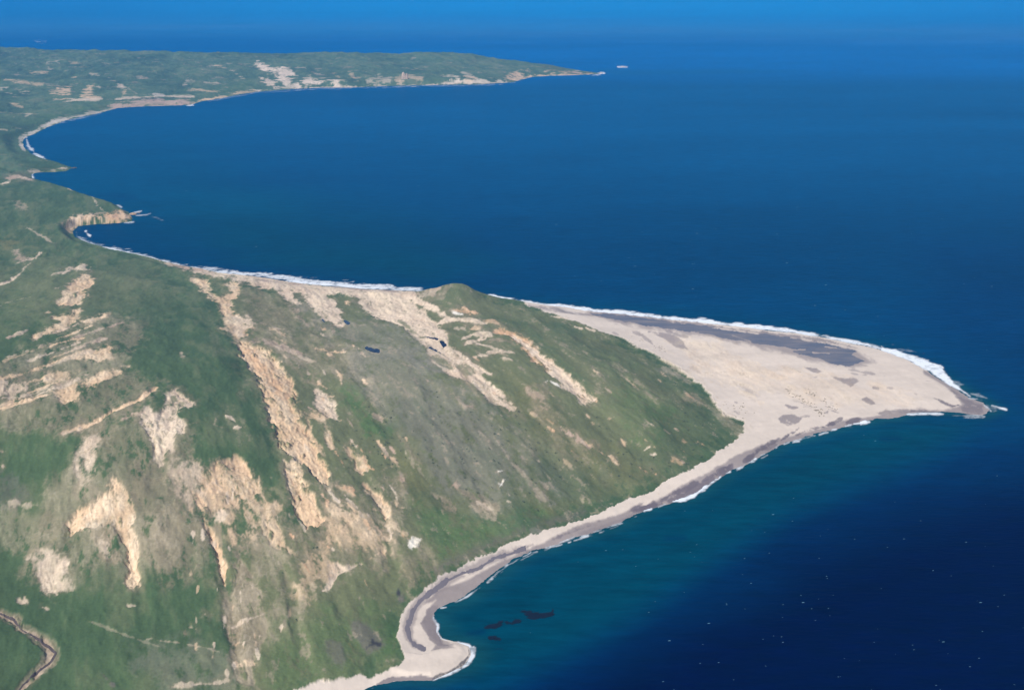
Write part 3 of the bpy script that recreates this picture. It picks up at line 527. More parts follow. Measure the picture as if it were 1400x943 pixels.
# relief detail
det = (n_big * 5.0 + n_mid * 2.4 + n_edge * 1.3 + n_edge2 * .45) * wcl * (1 - sandw) 
rill = -np.abs(fbm(X, Y, 60, 4, 91, .6, ANG, 4.0)) * 4 + 1.2
det += rill * wcl * (1 - farm) * (1 - sandw) * (.25 + .9 * bb)
det -= rill_cut * wcl * 1.6
det += rav * wcl * (1 - sandw)
det += dhs * wcl + bb * wcl * (n_brk * 1.3 + n_str * 1.1) * nearv
det += far * wcl * (n_edge * 5 + fbm(X, Y, 700, 4, 95, .6) * 9 - np.abs(fbm(X, Y, 330, 4, 97, .6)) * 12) * sstep(20, 120, h0)
det += sandw * (n_edge * .5 + n_edge2 * .25) * sstep(10, 60, sd)
edge = np.where(np.abs(sd) < 80, 1, 0) * (n_edge2 * .55 + n_edge * .5) * sstep(0, 60, 60 - np.abs(sd)) * .5
Z = h0 + det + edge * np.where(sd > -5, 1, 0)
Z = np.where(sd < -8, np.minimum(Z, -.4), Z)
Z = np.where(sd > 25, np.maximum(Z, .5), Z)

# ------------------------------------------------------------------ materials
def mat(name):
    m = bpy.data.materials.new(name); m.use_nodes = True
    nt = m.node_tree; b = nt.nodes['Principled BSDF']
    return m, nt, b
def N(nt, t, **kw):
    n = nt.nodes.new(t)
    for k, v in kw.items():
        if k in n.inputs: n.inputs[k].default_value = v
        else: setattr(n, k, v)
    return n
def ground_mat(name, rough, nscale, namp, bump, bscale):
    m, nt, b = mat(name)
    a = N(nt, 'ShaderNodeAttribute', attribute_name='cover')
    geo = N(nt, 'ShaderNodeNewGeometry')
    n1 = N(nt, 'ShaderNodeTexNoise'); n1.inputs['Scale'].default_value = nscale; n1.inputs['Detail'].default_value = 6; n1.inputs['Roughness'].default_value = .7
    nt.links.new(geo.outputs['Position'], n1.inputs['Vector'])
    mr = N(nt, 'ShaderNodeMapRange'); mr.inputs['From Min'].default_value = .25; mr.inputs['From Max'].default_value = .75
    mr.inputs['To Min'].default_value = 1 - namp; mr.inputs['To Max'].default_value = 1 + namp
    nt.links.new(n1.outputs['Fac'], mr.inputs['Value'])
    mx = N(nt, 'ShaderNodeVectorMath', operation='SCALE')
    nt.links.new(a.outputs['Color'], mx.inputs[0]); nt.links.new(mr.outputs['Result'], mx.inputs['Scale'])
    nt.links.new(mx.outputs[0], b.inputs['Base Color'])
    b.inputs['Roughness'].default_value = rough; b.inputs['Specular IOR Level'].default_value = .15
    n2 = N(nt, 'ShaderNodeTexNoise'); n2.inputs['Scale'].default_value = bscale; n2.inputs['Detail'].default_value = 5
    nt.links.new(geo.outputs['Position'], n2.inputs['Vector'])
    bp = N(nt, 'ShaderNodeBump'); bp.inputs['Distance'].default_value = bump; bp.inputs['Strength'].default_value = 1
    nt.links.new(n2.outputs['Fac'], bp.inputs['Height']); nt.links.new(bp.outputs['Normal'], b.inputs['Normal'])
    return m
M_hill = ground_mat('grassy_hill', .95, .12, .14, .9, .13)
M_sand = ground_mat('beach_sand', .9, .05, .05, .25, .15)
M_far = ground_mat('far_grassland', .95, .02, .12, 5, .02)

def make_mesh(name, verts, faces, colors=None, m=None, smooth=True, attr='cover'):
    me = bpy.data.meshes.new(name)
    verts = np.asarray(verts, np.float32); faces = np.asarray(faces, np.int32)
    me.vertices.add(len(verts)); me.vertices.foreach_set('co', verts.ravel())
    k = faces.shape[1]
    me.loops.add(faces.size); me.loops.foreach_set('vertex_index', faces.ravel())
    me.polygons.add(len(faces)); me.polygons.foreach_set('loop_start', np.arange(0, faces.size, k, dtype=np.int32))
    me.polygons.foreach_set('use_smooth', np.full(len(faces), smooth))
    if colors is not None:
        a = me.color_attributes.new(attr, 'FLOAT_COLOR', 'POINT')
        c4 = np.ones((len(verts), 4), np.float32); c4[:, :colors.shape[1]] = colors
        a.data.foreach_set('color', c4.ravel())
    me.update(calc_edges=True)
    if m: me.materials.append(m)
    o = bpy.data.objects.new(name, me); bpy.context.scene.collection.objects.link(o)
    return o

lut = np.full(nr * nc, -1, np.int64); lut[idx] = np.arange(len(idx))
L = lut.reshape(nr, nc)
quads = np.stack([L[:-1, :-1], L[:-1, 1:], L[1:, 1:], L[1:, :-1]], -1).reshape(-1, 4)   # rows go away from the camera
quads = quads[(quads >= 0).all(1)]
qs = sd[quads].max(1)
quads = quads[(qs > -30)]
vert = np.stack([X, Y, Z], 1)
def part_mesh(name, sel, m, fq=None, vv_=None, cc=None, attr='cover'):
    q = quads[sel]; u, inv = np.unique(q, return_inverse=True)
    vx = (vert if vv_ is None else vv_)[u]; c = (col if cc is None else cc)[u]
    return make_mesh(name, vx, inv.reshape(-1, 4), c, m, attr=attr)
qf = Y[quads].mean(1) > 8200
qsand = (sandw[quads].mean(1) > .5) & ~qf
def struct(o): o['kind'] = 'structure'; return o
hill = struct(part_mesh('grassy_hill', ~qsand & ~qf, M_hill))
beach = struct(part_mesh('beach', qsand, M_sand))
farh = struct(part_mesh('far_hills', qf, M_far))

# ------------------------------------------------------------------ draped sheets: lagoon, ponds
def draped(name, C, f, r, w, m, lift=.25, flat=False, seedn=None):
    """a sheet cut from the ground grid inside a chart outline, lying just over the ground"""
    lo = C.min(0) - r - 3 - (w or 0); hi = C.max(0) + r + 3 + (w or 0)
    kk = np.where((U > lo[0]) & (U < hi[0]) & (V > lo[1]) & (V < hi[1]))[0]
    D = np.full(len(idx), -99, np.float32)
    d = sd_segments(U[kk], V[kk], C, True) if w is None else w / 2 - sd_segments(U[kk], V[kk], C, False)
    D[kk] = d + nz[kk] * r
    sel = D[quads].max(1) > 0
    v2 = vert.copy(); v2[:, 2] = Z + lift
    return sel, D, v2
def water_mat(name, c, rough):
    m, nt, b = mat(name)
    b.inputs['Base Color'].default_value = (*c, 1); b.inputs['Roughness'].default_value = rough
    b.inputs['Specular IOR Level'].default_value = .4
    return m
def sheet(name, pts, w=None, r=1.5, m=None, lift=.25, on_land=True):
    C = to_chart(pts) if on_land else np.asarray(pts, float)
    sel, D, v2 = draped(name, C, 1, r * .6, w, m, lift)
    # only vertices inside stay up; the rim dips under the ground so the outline follows the contour
    v2[:, 2] = Z + np.clip(D * .8, -.6, lift)
    return struct(part_mesh(name, sel, m, vv_=v2))
def tinted(name, rough, spec=.4):
    m, nt, b = mat(name)
    return m, nt, b
M_lag = water_mat('lagoon_water', (.15,.15,.175), .5)
nt = M_lag.node_tree; geo = N(nt, 'ShaderNodeNewGeometry'); n1 = N(nt, 'ShaderNodeTexNoise'); n1.inputs['Scale'].default_value = .014; n1.inputs['Detail'].default_value = 6
mp = N(nt, 'ShaderNodeMapping'); mp.inputs['Scale'].default_value = (.5, 1.6, 1); mp.inputs['Rotation'].default_value = (0, 0, .35)
nt.links.new(geo.outputs['Position'], mp.inputs['Vector']); nt.links.new(mp.outputs[0], n1.inputs['Vector'])
cr = N(nt, 'ShaderNodeValToRGB'); cr.color_ramp.elements[0].color = (.12, .13, .165, 1); cr.color_ramp.elements[1].color = (.23, .20, .195, 1)
cr.color_ramp.elements[0].position = .4; cr.color_ramp.elements[1].position = .68
nt.links.new(n1.outputs['Fac'], cr.inputs[0]); nt.links.new(cr.outputs[0], nt.nodes['Principled BSDF'].inputs['Base Color'])
M_pond = water_mat('pond_water', (.006,.008,.022), .25)
LAG = [(808,429),(850,432),(900,438),(950,444),(1000,450),(1050,457),(1100,464),(1150,473),(1170,477),(1178,481),(1166,484),(1178,490),(1191,495),(1178,496),(1168,499),(1160,501),(1145,499),(1128,494),(1118,489),(1107,487),(1095,484),(1082,481),(1098,478),(1075,475),(1050,472),(1025,469),(1007,466),(975,457),(925,450),(887,445),(850,439)]
sheet('lagoon', LAG, r=2.6, m=M_lag)
sheet('tidal_channel', [(717,749),(700,756),(675,763),(655,776),(630,784),(612,793),(600,802),(575,820),(563,838),(557,856),(559,872),(567,882),(579,887)], w=7.5, r=3.2, m=water_mat('channel_water',(.185,.16,.17),.6))
for pts, w in [([(501,477),(508,480),(517,482)],5),([(600,466),(607,467),(612,472),(606,474)],None),([(584,461),(592,463),(598,464)],3),([(587,474),(595,477),(602,481)],3),([(472,438),(476,442)],4),([(441,436),(444,440)],2.5)]:
    sheet('pond', pts, w, 1.2, M_pond, lift=.5)
# sand bars that stand in the lagoon
for i, (pts, w) in enumerate([([(1001,458),(1010,461),(1026,467)],3),([(1128,474),(1144,475.5)],3),([(1112,482),(1134,483)],3),([(1092,478.5),(1101,478)],2.2),([(1095,490),(1108,489)],1.2)]):
    sheet('sand_bar', pts, w, 1, M_sand, lift=.6)
# the creek of the bottom left corner: a dark bed in the carved gully
sheet('creek', [(-20,826),(0,832),(19,840),(28,855),(50,868),(68,880),(76,889),(70,899),(50,914),(31,930),(19,944),(5,960)], 2.6, 1.2, water_mat('creek_mud',(.09,.07,.065),.8), lift=.4)

# ------------------------------------------------------------------ sea
su = np.concatenate([np.linspace(-1.0, -.44, 12)[:-1], np.linspace(-.44, .44, 620), np.linspace(.44, 1.0, 12)[1:]])  # x / y slope
vrow = np.concatenate([[3000,2200,1800,1500,1300], np.arange(1150, 60, -2.0), np.arange(60, -26, -1.0), [-30,-36,-42,-47]])
_, yrow = ground(np.full(vrow.shape, CX), vrow, 0)
SXg = yrow[:, None] * su[None]; SYg = np.repeat(yrow[:, None], len(su), 1)
sx = SXg.ravel().astype(np.float32); sy = SYg.ravel().astype(np.float32)
sU, sV = chart(sx, sy); sU = sU.astype(np.float32); sV = sV.astype(np.float32)
near = (sV > 50)
sdw = np.full(sx.shape, -9999., np.float32)
sdw[near] = sd_segments(sx[near], sy[near], CW, True)
dsh = -sdw
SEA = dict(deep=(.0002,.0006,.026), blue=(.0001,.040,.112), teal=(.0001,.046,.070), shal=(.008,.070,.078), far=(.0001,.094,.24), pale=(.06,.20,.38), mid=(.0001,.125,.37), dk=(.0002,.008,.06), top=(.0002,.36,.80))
w1 = fbm(sx, sy, 900, 5, 201, .6, 0.12, 3.0); w2 = fbm(sx, sy, 220, 4, 207, .6, 0.12, 2.0)
scol = np.tile(np.array(SEA['blue'], np.float32), (len(sx), 1))
def smix(c, g):
    global scol
    scol = scol + (np.array(SEA[c], np.float32) - scol) * np.clip(g, 0, 1)[:, None]
def spoly(c, s, f, pts, w=None, rough=.5):
    C = np.asarray(pts, np.float32)
    d = sd_segments(sU, sV, C, w is None)
    if w: d = w / 2 - d
    smix(c, s * sstep(-f / 2, f / 2, d + (w1 * .4 + w2 * .2) * f * rough))
spoly('teal', .6, 110, [(60,260),(40,200),(150,155),(330,140),(300,200),(420,300),(560,340),(640,400),(400,385),(150,330)])
spoly('teal', .45, 70, [(250,270),(420,255),(600,300),(700,360),(560,395),(300,350)])
spoly('dk', .55, 60, [(-50,950),(640,960),(760,900),(880,840),(960,770),(1080,700),(1230,645),(1340,600),(1460,590),(4500,560),(4500,3000),(-50,3000)], rough=.35)
spoly('deep', .97, 170, [(700,1000),(850,900),(1000,810),(1100,740),(1250,690),(1480,640),(4500,600),(4500,3000),(300,3000)], rough=.35)
spoly('dk', .35, 170, [(1250,330),(1480,300),(4500,280),(4500,640),(1480,600),(1380,560),(1300,450)])
spoly('teal', .85, 70, [(560,910),(660,940),(760,895),(870,840),(980,765),(1080,700),(1190,655),(1290,612),(1340,575),(1200,570),(1000,630),(850,700),(600,820)], rough=.18)
spoly('teal', .6, 30, [(1180,470),(1290,500),(1360,545),(1390,565),(1330,560)], rough=.4)
spoly('teal', .4, 36, [(640,398),(900,425),(1100,445),(1250,480),(1200,470),(900,436)], w=None)
spoly('dk', .45, 12, [(140,266),(165,265),(185,270),(165,273)]); spoly('dk', .4, 12, [(912,736),(935,735)], w=5); spoly('dk', .4, 10, [(1205,600),(1230,600)], w=4); spoly('dk', .4, 8, [(640,866),(660,863)], w=6)
smix('shal', .55 * sstep(60, 0, dsh) * (sV > 400)); smix('shal', .3 * sstep(45, 0, dsh))
smix('far', .7 * sstep(380, 110, sV)); smix('mid', .9 * sstep(122, 90, sV + w1 * 3) * (.6 + .4 * sstep(0, 600, sU)))  # haze and sky reflection painted into far water; mid edge follows a wind line
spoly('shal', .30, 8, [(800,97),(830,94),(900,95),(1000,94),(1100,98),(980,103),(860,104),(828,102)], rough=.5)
spoly('pale', .5, 30, [(-200,28),(500,28),(900,30),(1250,36),(4500,44),(4500,52),(1200,52),(900,50),(500,48),(-200,44)], rough=.2)  # band of distant glint and haze painted as water colour
smix('top', .95 * sstep(60, -12, sV + 8 * w1) * (.55 + .45 * sstep(0, 600, sU) * sstep(1700, 1000, sU)))  # sky reflection towards the horizon, put into the water colour
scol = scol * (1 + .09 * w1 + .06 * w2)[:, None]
ns_ = len(su); nrw = len(vrow)
I = np.arange(ns_ * nrw).reshape(nrw, ns_)
sq = np.stack([I[:-1, :-1], I[:-1, 1:], I[1:, 1:], I[1:, :-1]], -1).reshape(-1, 4)
# the rest of the ocean, behind and beside the camera, closes the sheet
m, nt, b = mat('sea_water')
a = N(nt, 'ShaderNodeAttribute', attribute_name='cover'); geo = N(nt, 'ShaderNodeNewGeometry')
mp = N(nt, 'ShaderNodeMapping'); mp.inputs['Scale'].default_value = (.35, 1, 1); mp.inputs['Rotation'].default_value = (0, 0, .1)
nt.links.new(geo.outputs['Position'], mp.inputs['Vector'])
n1 = N(nt, 'ShaderNodeTexNoise'); n1.inputs['Scale'].default_value = .03; n1.inputs['Detail'].default_value = 8; n1.inputs['Roughness'].default_value = .65
nt.links.new(mp.outputs[0], n1.inputs['Vector'])
mr = N(nt, 'ShaderNodeMapRange'); mr.inputs['From Min'].default_value = .3; mr.inputs['From Max'].default_value = .7; mr.inputs['To Min'].default_value = .74; mr.inputs['To Max'].default_value = 1.26
nt.links.new(n1.outputs['Fac'], mr.inputs['Value'])
mx = N(nt, 'ShaderNodeVectorMath', operation='SCALE'); nt.links.new(a.outputs['Color'], mx.inputs[0]); nt.links.new(mr.outputs['Result'], mx.inputs['Scale'])
nt.links.new(mx.outputs[0], b.inputs['Base Color'])
b.inputs['Roughness'].default_value = .38; b.inputs['IOR'].default_value = 1.33; b.inputs['Specular IOR Level'].default_value = .008
b.inputs['Specular Tint'].default_value = (.1, .5, 1, 1)
n2 = N(nt, 'ShaderNodeTexNoise'); n2.inputs['Scale'].default_value = .09; n2.inputs['Detail'].default_value = 5
nt.links.new(mp.outputs[0], n2.inputs['Vector'])
bp = N(nt, 'ShaderNodeBump'); bp.inputs['Distance'].default_value = 1.6; nt.links.new(n2.outputs['Fac'], bp.inputs['Height']); nt.links.new(bp.outputs['Normal'], b.inputs['Normal'])
M_sea = m
# an outer skirt of quads completes the ocean
ymin, ymax = float(yrow[0]), float(yrow[-1])
ev = [(-ymin, ymin, 0), (ymin, ymin, 0), (-ymax, ymax, 0), (ymax, ymax, 0), (ymax, -ymax, 0), (-ymax, -ymax, 0)]
base_n = len(sx)
sverts = np.concatenate([np.stack([sx, sy, np.zeros_like(sx)], 1), np.array(ev, np.float32)])
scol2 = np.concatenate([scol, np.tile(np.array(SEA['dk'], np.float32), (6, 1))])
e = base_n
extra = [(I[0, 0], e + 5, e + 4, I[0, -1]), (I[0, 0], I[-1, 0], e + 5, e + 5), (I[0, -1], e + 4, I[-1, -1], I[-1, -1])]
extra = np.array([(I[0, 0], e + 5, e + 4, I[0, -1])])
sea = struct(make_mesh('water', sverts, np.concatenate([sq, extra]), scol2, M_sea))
bm = bmesh.new(); bm.from_mesh(sea.data); bm.verts.ensure_lookup_table()
lc = bm.verts.layers.float_color['cover'] if 'cover' in bm.verts.layers.float_color.keys() else None
A_ = [bm.verts[int(I[0, 0])], bm.verts[int(I[-1, 0])], bm.verts[e + 5]]
B_ = [bm.verts[int(I[0, -1])], bm.verts[e + 4], bm.verts[int(I[-1, -1])]]
bm.faces.new(A_); bm.faces.new(B_)
for v in [bm.verts[e], bm.verts[e + 1], bm.verts[e + 2], bm.verts[e + 3]]: bm.verts.remove(v)
bmesh.ops.recalc_face_normals(bm, faces=bm.faces[:])
bm.faces.ensure_lookup_table()
if bm.faces[0].normal.z < 0: bmesh.ops.reverse_faces(bm, faces=bm.faces[:])
bm.to_mesh(sea.data); bm.free()

# ------------------------------------------------------------------ surf: foam lying on the water
FO = []
def W(w, s, pts): FO.append((w, s, pts))
W(7,.62,[(104,316),(105,323),(112,328),(125,333),(150,341),(190,350),(230,361),(275,366.5),(320,373)]); W(2.6,.95,[(117,317),(123,322)])
W(2,.9,[(104,327),(130,336),(187,348),(240,361),(300,373)])
W(5,.8,[(300,370),(350,376),(400,382),(450,386.5),(500,391),(560,394.5),(578,397)]); W(2.5,1,[(400,385),(450,389),(500,393.5),(550,396),(590,398.5)])
W(4.2,1,[(655,404),(700,410.6),(750,417),(800,422.6),(900,433.6),(1000,443.4),(1090,453.4)]); W(3.6,.9,[(1085,453.6),(1112,457.6),(1145,462.5),(1170,468)]); W(3.5,.9,[(1150,464),(1180,470),(1205,476)])
W(None,1,[(1205,474),(1225,480),(1247,487),(1270,493),(1286,500),(1291,507),(1297,517),(1303,524),(1314,531),(1312,534),(1295,523),(1275,511),(1258,500),(1238,491),(1218,484),(1205,479)])
W(2.6,1,[(1300,525),(1314,533),(1327,542)]); W(5,.6,[(1326,544),(1340,549),(1352,554)]); W(2.4,1,[(1356,554),(1366,557),(1376,560)]); W(1.6,.85,[(1340,552),(1350,557),(1355,562)]); W(6,.35,[(1345,556),(1360,560)])
W(2,.95,[(1240,566.5),(1262,565.5),(1290,566)]); W(5,.45,[(1300,567),(1320,568),(1345,570)]); W(5,.3,[(1328,538),(1340,541),(1350,545)]); W(5,.25,[(1195,466),(1222,471)]); W(5,.22,[(1230,477),(1268,486)]); W(3,.3,[(1292,522),(1318,526)])
for q in [(3,1,(1168,578,1183,576.5)),(2.5,.9,(1156,582,1163,581)),(2.5,.9,(1136,589,1143,587)),(1.6,.8,(1085,603,1096,600)),(2,.9,(1072,607,1079,605)),(1.5,.7,(1061,612,1064,608)),(3,.8,(1035,624,1045,621)),(6,.95,(1018,629,1033,626)),(6,.9,(1003,636,1016,634)),(2,.9,(990,647,998,645)),(4,.95,(978,656,985,652)),(3.5,.95,(955,671,965,664)),(2.5,.9,(965,664,976,658)),(1.5,.8,(900,693,910,689)),(3,.85,(830,721,848,716)),(2.5,.8,(812,727,822,724)),(5.5,.7,(765,740,785,734)),(2,.6,(748,749,754,747)),(2,.8,(795,733,801,732)),(1.6,.8,(680,783,692,775)),(3.2,.9,(602,831,610,830)),(3,1,(256,143.8,263,143)),(3,.9,(44,237,45,243)),(2.2,.8,(160,281,166,283)),(1.2,.8,(170,304.2,183,303.5)),(3,.35,(48,57,62,57)),(2,.3,(1145,586,1180,581))]:
    W(q[0], q[1], [q[2][:2], q[2][2:]])
W(4.6,1,[(920,685),(937,682),(948,678),(957,672)]); W(1.7,.75,[(654,804),(640,814.5),(622,823.5)]); W(3,.85,[(592,838),(593,846),(599,856),(597,863),(602,872),(615,877.5)]); W(2.6,.9,[(626,878),(640,882),(646,889)])
W(6.5,.85,[(648,886),(646,897),(639,907),(632,913)]); W(2.6,.85,[(630,914),(612,922),(600,926),(592,930)]); W(2,.6,[(505,942),(515,938),(532,934)]); W(1.5,.5,[(660,800),(700,772),(730,756)])
W(3.6,.75,[(36,190),(39,200),(47,209),(55,215),(63,219.5)]); W(1.5,.9,[(176,294),(184,290.5),(193,289)]); W(1.1,.85,[(186,295),(198,294),(206,292)]); W(2,.25,[(190,290),(205,294),(225,303)]); W(2.2,1,[(810,101.7),(826,100.7)]); W(1.8,1,[(845,91.8),(857,92.2)]); W(1.6,.5,[(700,113.6),(712,111)])
W(1.5,.5,[(60,175),(90,166),(140,155)]); W(1.3,.6,[(285,138),(350,127),(440,121.5),(560,118.5),(690,115.5)])
_q = random.Random(12)
SH = np.array([(654,803),(675,786),(694,772),(725,755),(770,742),(800,733),(822,725),(850,715),(882,698),(917,688),(957,671),(985,653),(1015,638),(1047,621),(1075,606),(1115,595),(1160,582),(1200,574)], float)
for _i in range(46):
    t = _q.uniform(0, len(SH) - 1.01); a = int(t); p = SH[a] + (SH[a + 1] - SH[a]) * (t - a); d = SH[a + 1] - SH[a]; d = d / np.hypot(*d)
    l = _q.uniform(3, 13); o_ = _q.uniform(-.8, 2.2)
    p = p + np.array([-d[1], d[0]]) * o_
    W(_q.uniform(1.1, 3.0), _q.uniform(.5, .95), [tuple(p - d * l / 2), tuple(p + np.array([0, _q.uniform(-.8, .8)])), tuple(p + d * l / 2)])
fu = np.arange(-20, 1400, .9); fv = np.concatenate([np.arange(960, 300, -.85), np.arange(300, 50, -.4)])
FU, FV = np.meshgrid(fu.astype(np.float32), fv.astype(np.float32)); sh = FU.shape
FU = FU.ravel(); FV = FV.ravel()
fo = np.zeros(FU.shape, np.float32)
fx, fy = ground(FU, FV, 0); fx = fx.astype(np.float32); fy = fy.astype(np.float32)
for w, s, pts in FO:
    C = np.asarray(pts, np.float32); mg = 8 + (w or 0)
    k = np.where((FU > C[:, 0].min() - mg) & (FU < C[:, 0].max() + mg) & (FV > C[:, 1].min() - mg) & (FV < C[:, 1].max() + mg))[0]
    nn = fbm(fx[k], fy[k], 60, 4, 301, .65) ; n3 = fbm(fx[k], fy[k], 18, 3, 311, .7)
    d = taper_sd(FU[k], FV[k], C, w, .2 if np.abs(C[-1] - C[0]).max() > 24 else .75)
    g = s * sstep(-1.2, 1.4, d + nn * min(2.4, .5 * (w or 4))) * (1 - .6 * sstep(.0, 1.1, n3) * (1 if s < 1 else .5))
    if s < .65:
        n4 = fbm(fx[k], fy[k], 30, 4, 331, .75, .1, 3.0); g = g * sstep(-.25, .75, n4)
    fo[k] = np.maximum(fo[k], g)
lut = np.where(fo > .02)[0]
J = np.arange(len(FU)).reshape(sh)
fq = np.stack([J[:-1, :-1], J[:-1, 1:], J[1:, 1:], J[1:, :-1]], -1).reshape(-1, 4)
fq = fq[fo[fq].max(1) > .03]
u_, inv = np.unique(fq, return_inverse=True)
m, nt, b = mat('surf_foam')
a = N(nt, 'ShaderNodeAttribute', attribute_name='cover')
b.inputs['Base Color'].default_value = (.82, .86, .9, 1); b.inputs['Roughness'].default_value = .9
tr = N(nt, 'ShaderNodeBsdfTransparent'); ms = N(nt, 'ShaderNodeMixShader')
sp = N(nt, 'ShaderNodeSeparateColor'); nt.links.new(a.outputs['Color'], sp.inputs[0]); nt.links.new(sp.outputs[0], ms.inputs['Fac'])
nt.links.new(tr.outputs[0], ms.inputs[1]); nt.links.new(b.outputs[0], ms.inputs[2]); nt.links.new(ms.outputs[0], nt.nodes['Material Output'].inputs['Surface'])
M_foam = m
fc = np.repeat(np.clip(fo[u_], 0, 1)[:, None], 3, 1)
surf = make_mesh('surf', np.stack([fx[u_], fy[u_], np.full(len(u_), .35)], 1), inv.reshape(-1, 4), fc, M_foam)
surf['kind'] = 'stuff'; surf['label'] = 'white surf breaking along the beaches and around the points'; surf['category'] = 'surf'

# whitecaps: small raised crests
rng = random.Random(8)
wv, wf = [], []
def crest(x, y, L_, wd, a):
    n = len(wv); ca, sa = math.cos(a), math.sin(a)
    for (p, q, z) in [(-.5,0,.15),(-.2,-.5,.2),(.25,-.35,.2),(.5,.05,.15),(.2,.5,.5),(-.25,.4,.5)]:
        wv.append((x + (p * ca) * L_ - q * sa * wd, y + p * sa * L_ + q * ca * wd, z))
    wf.append((n, n + 1, n + 2, n + 3)); wf.append((n, n + 3, n + 4, n + 5))
def sea_ok(u, v):
    return sd_segments(np.array([u], np.float32), np.array([v], np.float32), cpts, True)[0] < -12
cnt = 0
while cnt < 240:
    r = rng.random()
    if r < .45: u, v = rng.uniform(850, 1480), rng.uniform(120, 520)
    elif r < .8: u, v = rng.uniform(820, 1480), rng.uniform(680, 960)
    else: u, v = rng.uniform(150, 1400), rng.uniform(150, 960)
    if not sea_ok(u, v): continue
    x, y = ground(u, v, 0); k = float(y) / 3500.0
    s = rng.choice([.4,.5,.6,.7,.8,1.0,1.6])
    crest(float(x), float(y), 5.2 * s * k ** .8, 1.1 * s * k ** 1.1, rng.uniform(.0, .25)); cnt += 1
m, nt, b = mat('whitecap_foam'); b.inputs['Base Color'].default_value = (.12, .29, .38, 1); b.inputs['Roughness'].default_value = .9
wc = make_mesh('whitecaps', wv, wf, None, m, smooth=False)
wc['kind'] = 'stuff'; wc['label'] = 'scattered small whitecaps on the open water'; wc['category'] = 'waves'

# ------------------------------------------------------------------ kelp beds
m, nt, b = mat('kelp'); b.inputs['Base Color'].default_value = (.004, .006, .012, 1); b.inputs['Roughness'].default_value = .5; b.inputs['Specular IOR Level'].default_value = .2
M_kelp = m
def kelp(label, shapes, seed):
    P_ = np.concatenate([np.asarray(s[1], float) for s in shapes])
    u = np.arange(P_[:, 0].min() - 8, P_[:, 0].max() + 8, .45); v = np.arange(P_[:, 1].max() + 8, P_[:, 1].min() - 8, -.45)
    a_, b_ = np.meshgrid(u.astype(np.float32), v.astype(np.float32)); s_ = a_.shape; a_ = a_.ravel(); b_ = b_.ravel()
    x, y = ground(a_, b_, 0); x = x.astype(np.float32); y = y.astype(np.float32)
    D = np.full(a_.shape, -9, np.float32)
    for w, pts in shapes:
        C = np.asarray(pts, np.float32)
        d = sd_segments(a_, b_, C, True) if w is None else w / 2 - sd_segments(a_, b_, C, False)
        D = np.maximum(D, d)
    D = D + fbm(x, y, 20, 4, seed, .75, .25, 2.2) * 3.0 + .3
    J = np.arange(len(a_)).reshape(s_)
    q = np.stack([J[:-1, :-1], J[:-1, 1:], J[1:, 1:], J[1:, :-1]], -1).reshape(-1, 4)
    q = q[D[q].min(1) > 0]
    uu, inv = np.unique(q, return_inverse=True)
    ox, oy = float(x[uu].mean()), float(y[uu].mean())
    z = .12 + np.clip(D[uu], 0, 2) * .12
    o = make_mesh('kelp_bed', np.stack([x[uu] - ox, y[uu] - oy, z], 1), inv.reshape(-1, 4), None, M_kelp)
    o.location = (ox, oy, 0); o['label'] = label; o['category'] = 'kelp bed'; o['group'] = 'kelp beds off the small sandy point'
kelp('largest dark kelp bed, the long one farthest from the beach', [(None, [(713,838),(725,836),(740,838),(750,837),(757,832),(760,836),(755,840),(742,842),(730,844),(720,843)])], 401)
kelp('slanting dark kelp bed between the beach and the largest bed', [(None, [(662,856),(668,851),(675,851),(684,845),(692,845),(688,851),(678,858),(666,858)]), (2.5, [(690,849),(700,852),(710,850)])], 411)
kelp('short dark kelp bed just below the slanting one', [(3, [(670,871),(677,873),(684,875)])], 421)
kelp('small faint kelp fleck nearest the sandy point', [(3, [(677,887),(684,886),(690,887)])], 431)

# ------------------------------------------------------------------ rocks
def rock_mat(name, c1, c2):
    m, nt, b = mat(name)
    geo = N(nt, 'ShaderNodeNewGeometry'); n1 = N(nt, 'ShaderNodeTexNoise'); n1.inputs['Scale'].default_value = .12; n1.inputs['Detail'].default_value = 6
    nt.links.new(geo.outputs['Position'], n1.inputs['Vector'])
    cr = N(nt, 'ShaderNodeValToRGB'); cr.color_ramp.elements[0].color = (*c1, 1); cr.color_ramp.elements[1].color = (*c2, 1)
    cr.color_ramp.elements[0].position = .38; cr.color_ramp.elements[1].position = .62
    nt.links.new(n1.outputs['Fac'], cr.inputs[0]); nt.links.new(cr.outputs[0], b.inputs['Base Color']); b.inputs['Roughness'].default_value = .95
    return m
M_tanrock = rock_mat('tan_rock', (.30,.2,.13), (.5,.36,.22)); M_darkrock = rock_mat('dark_rock', (.06,.05,.045), (.17,.13,.1)); M_palerock = rock_mat('pale_rock', (.44,.32,.23), (.60,.47,.35))
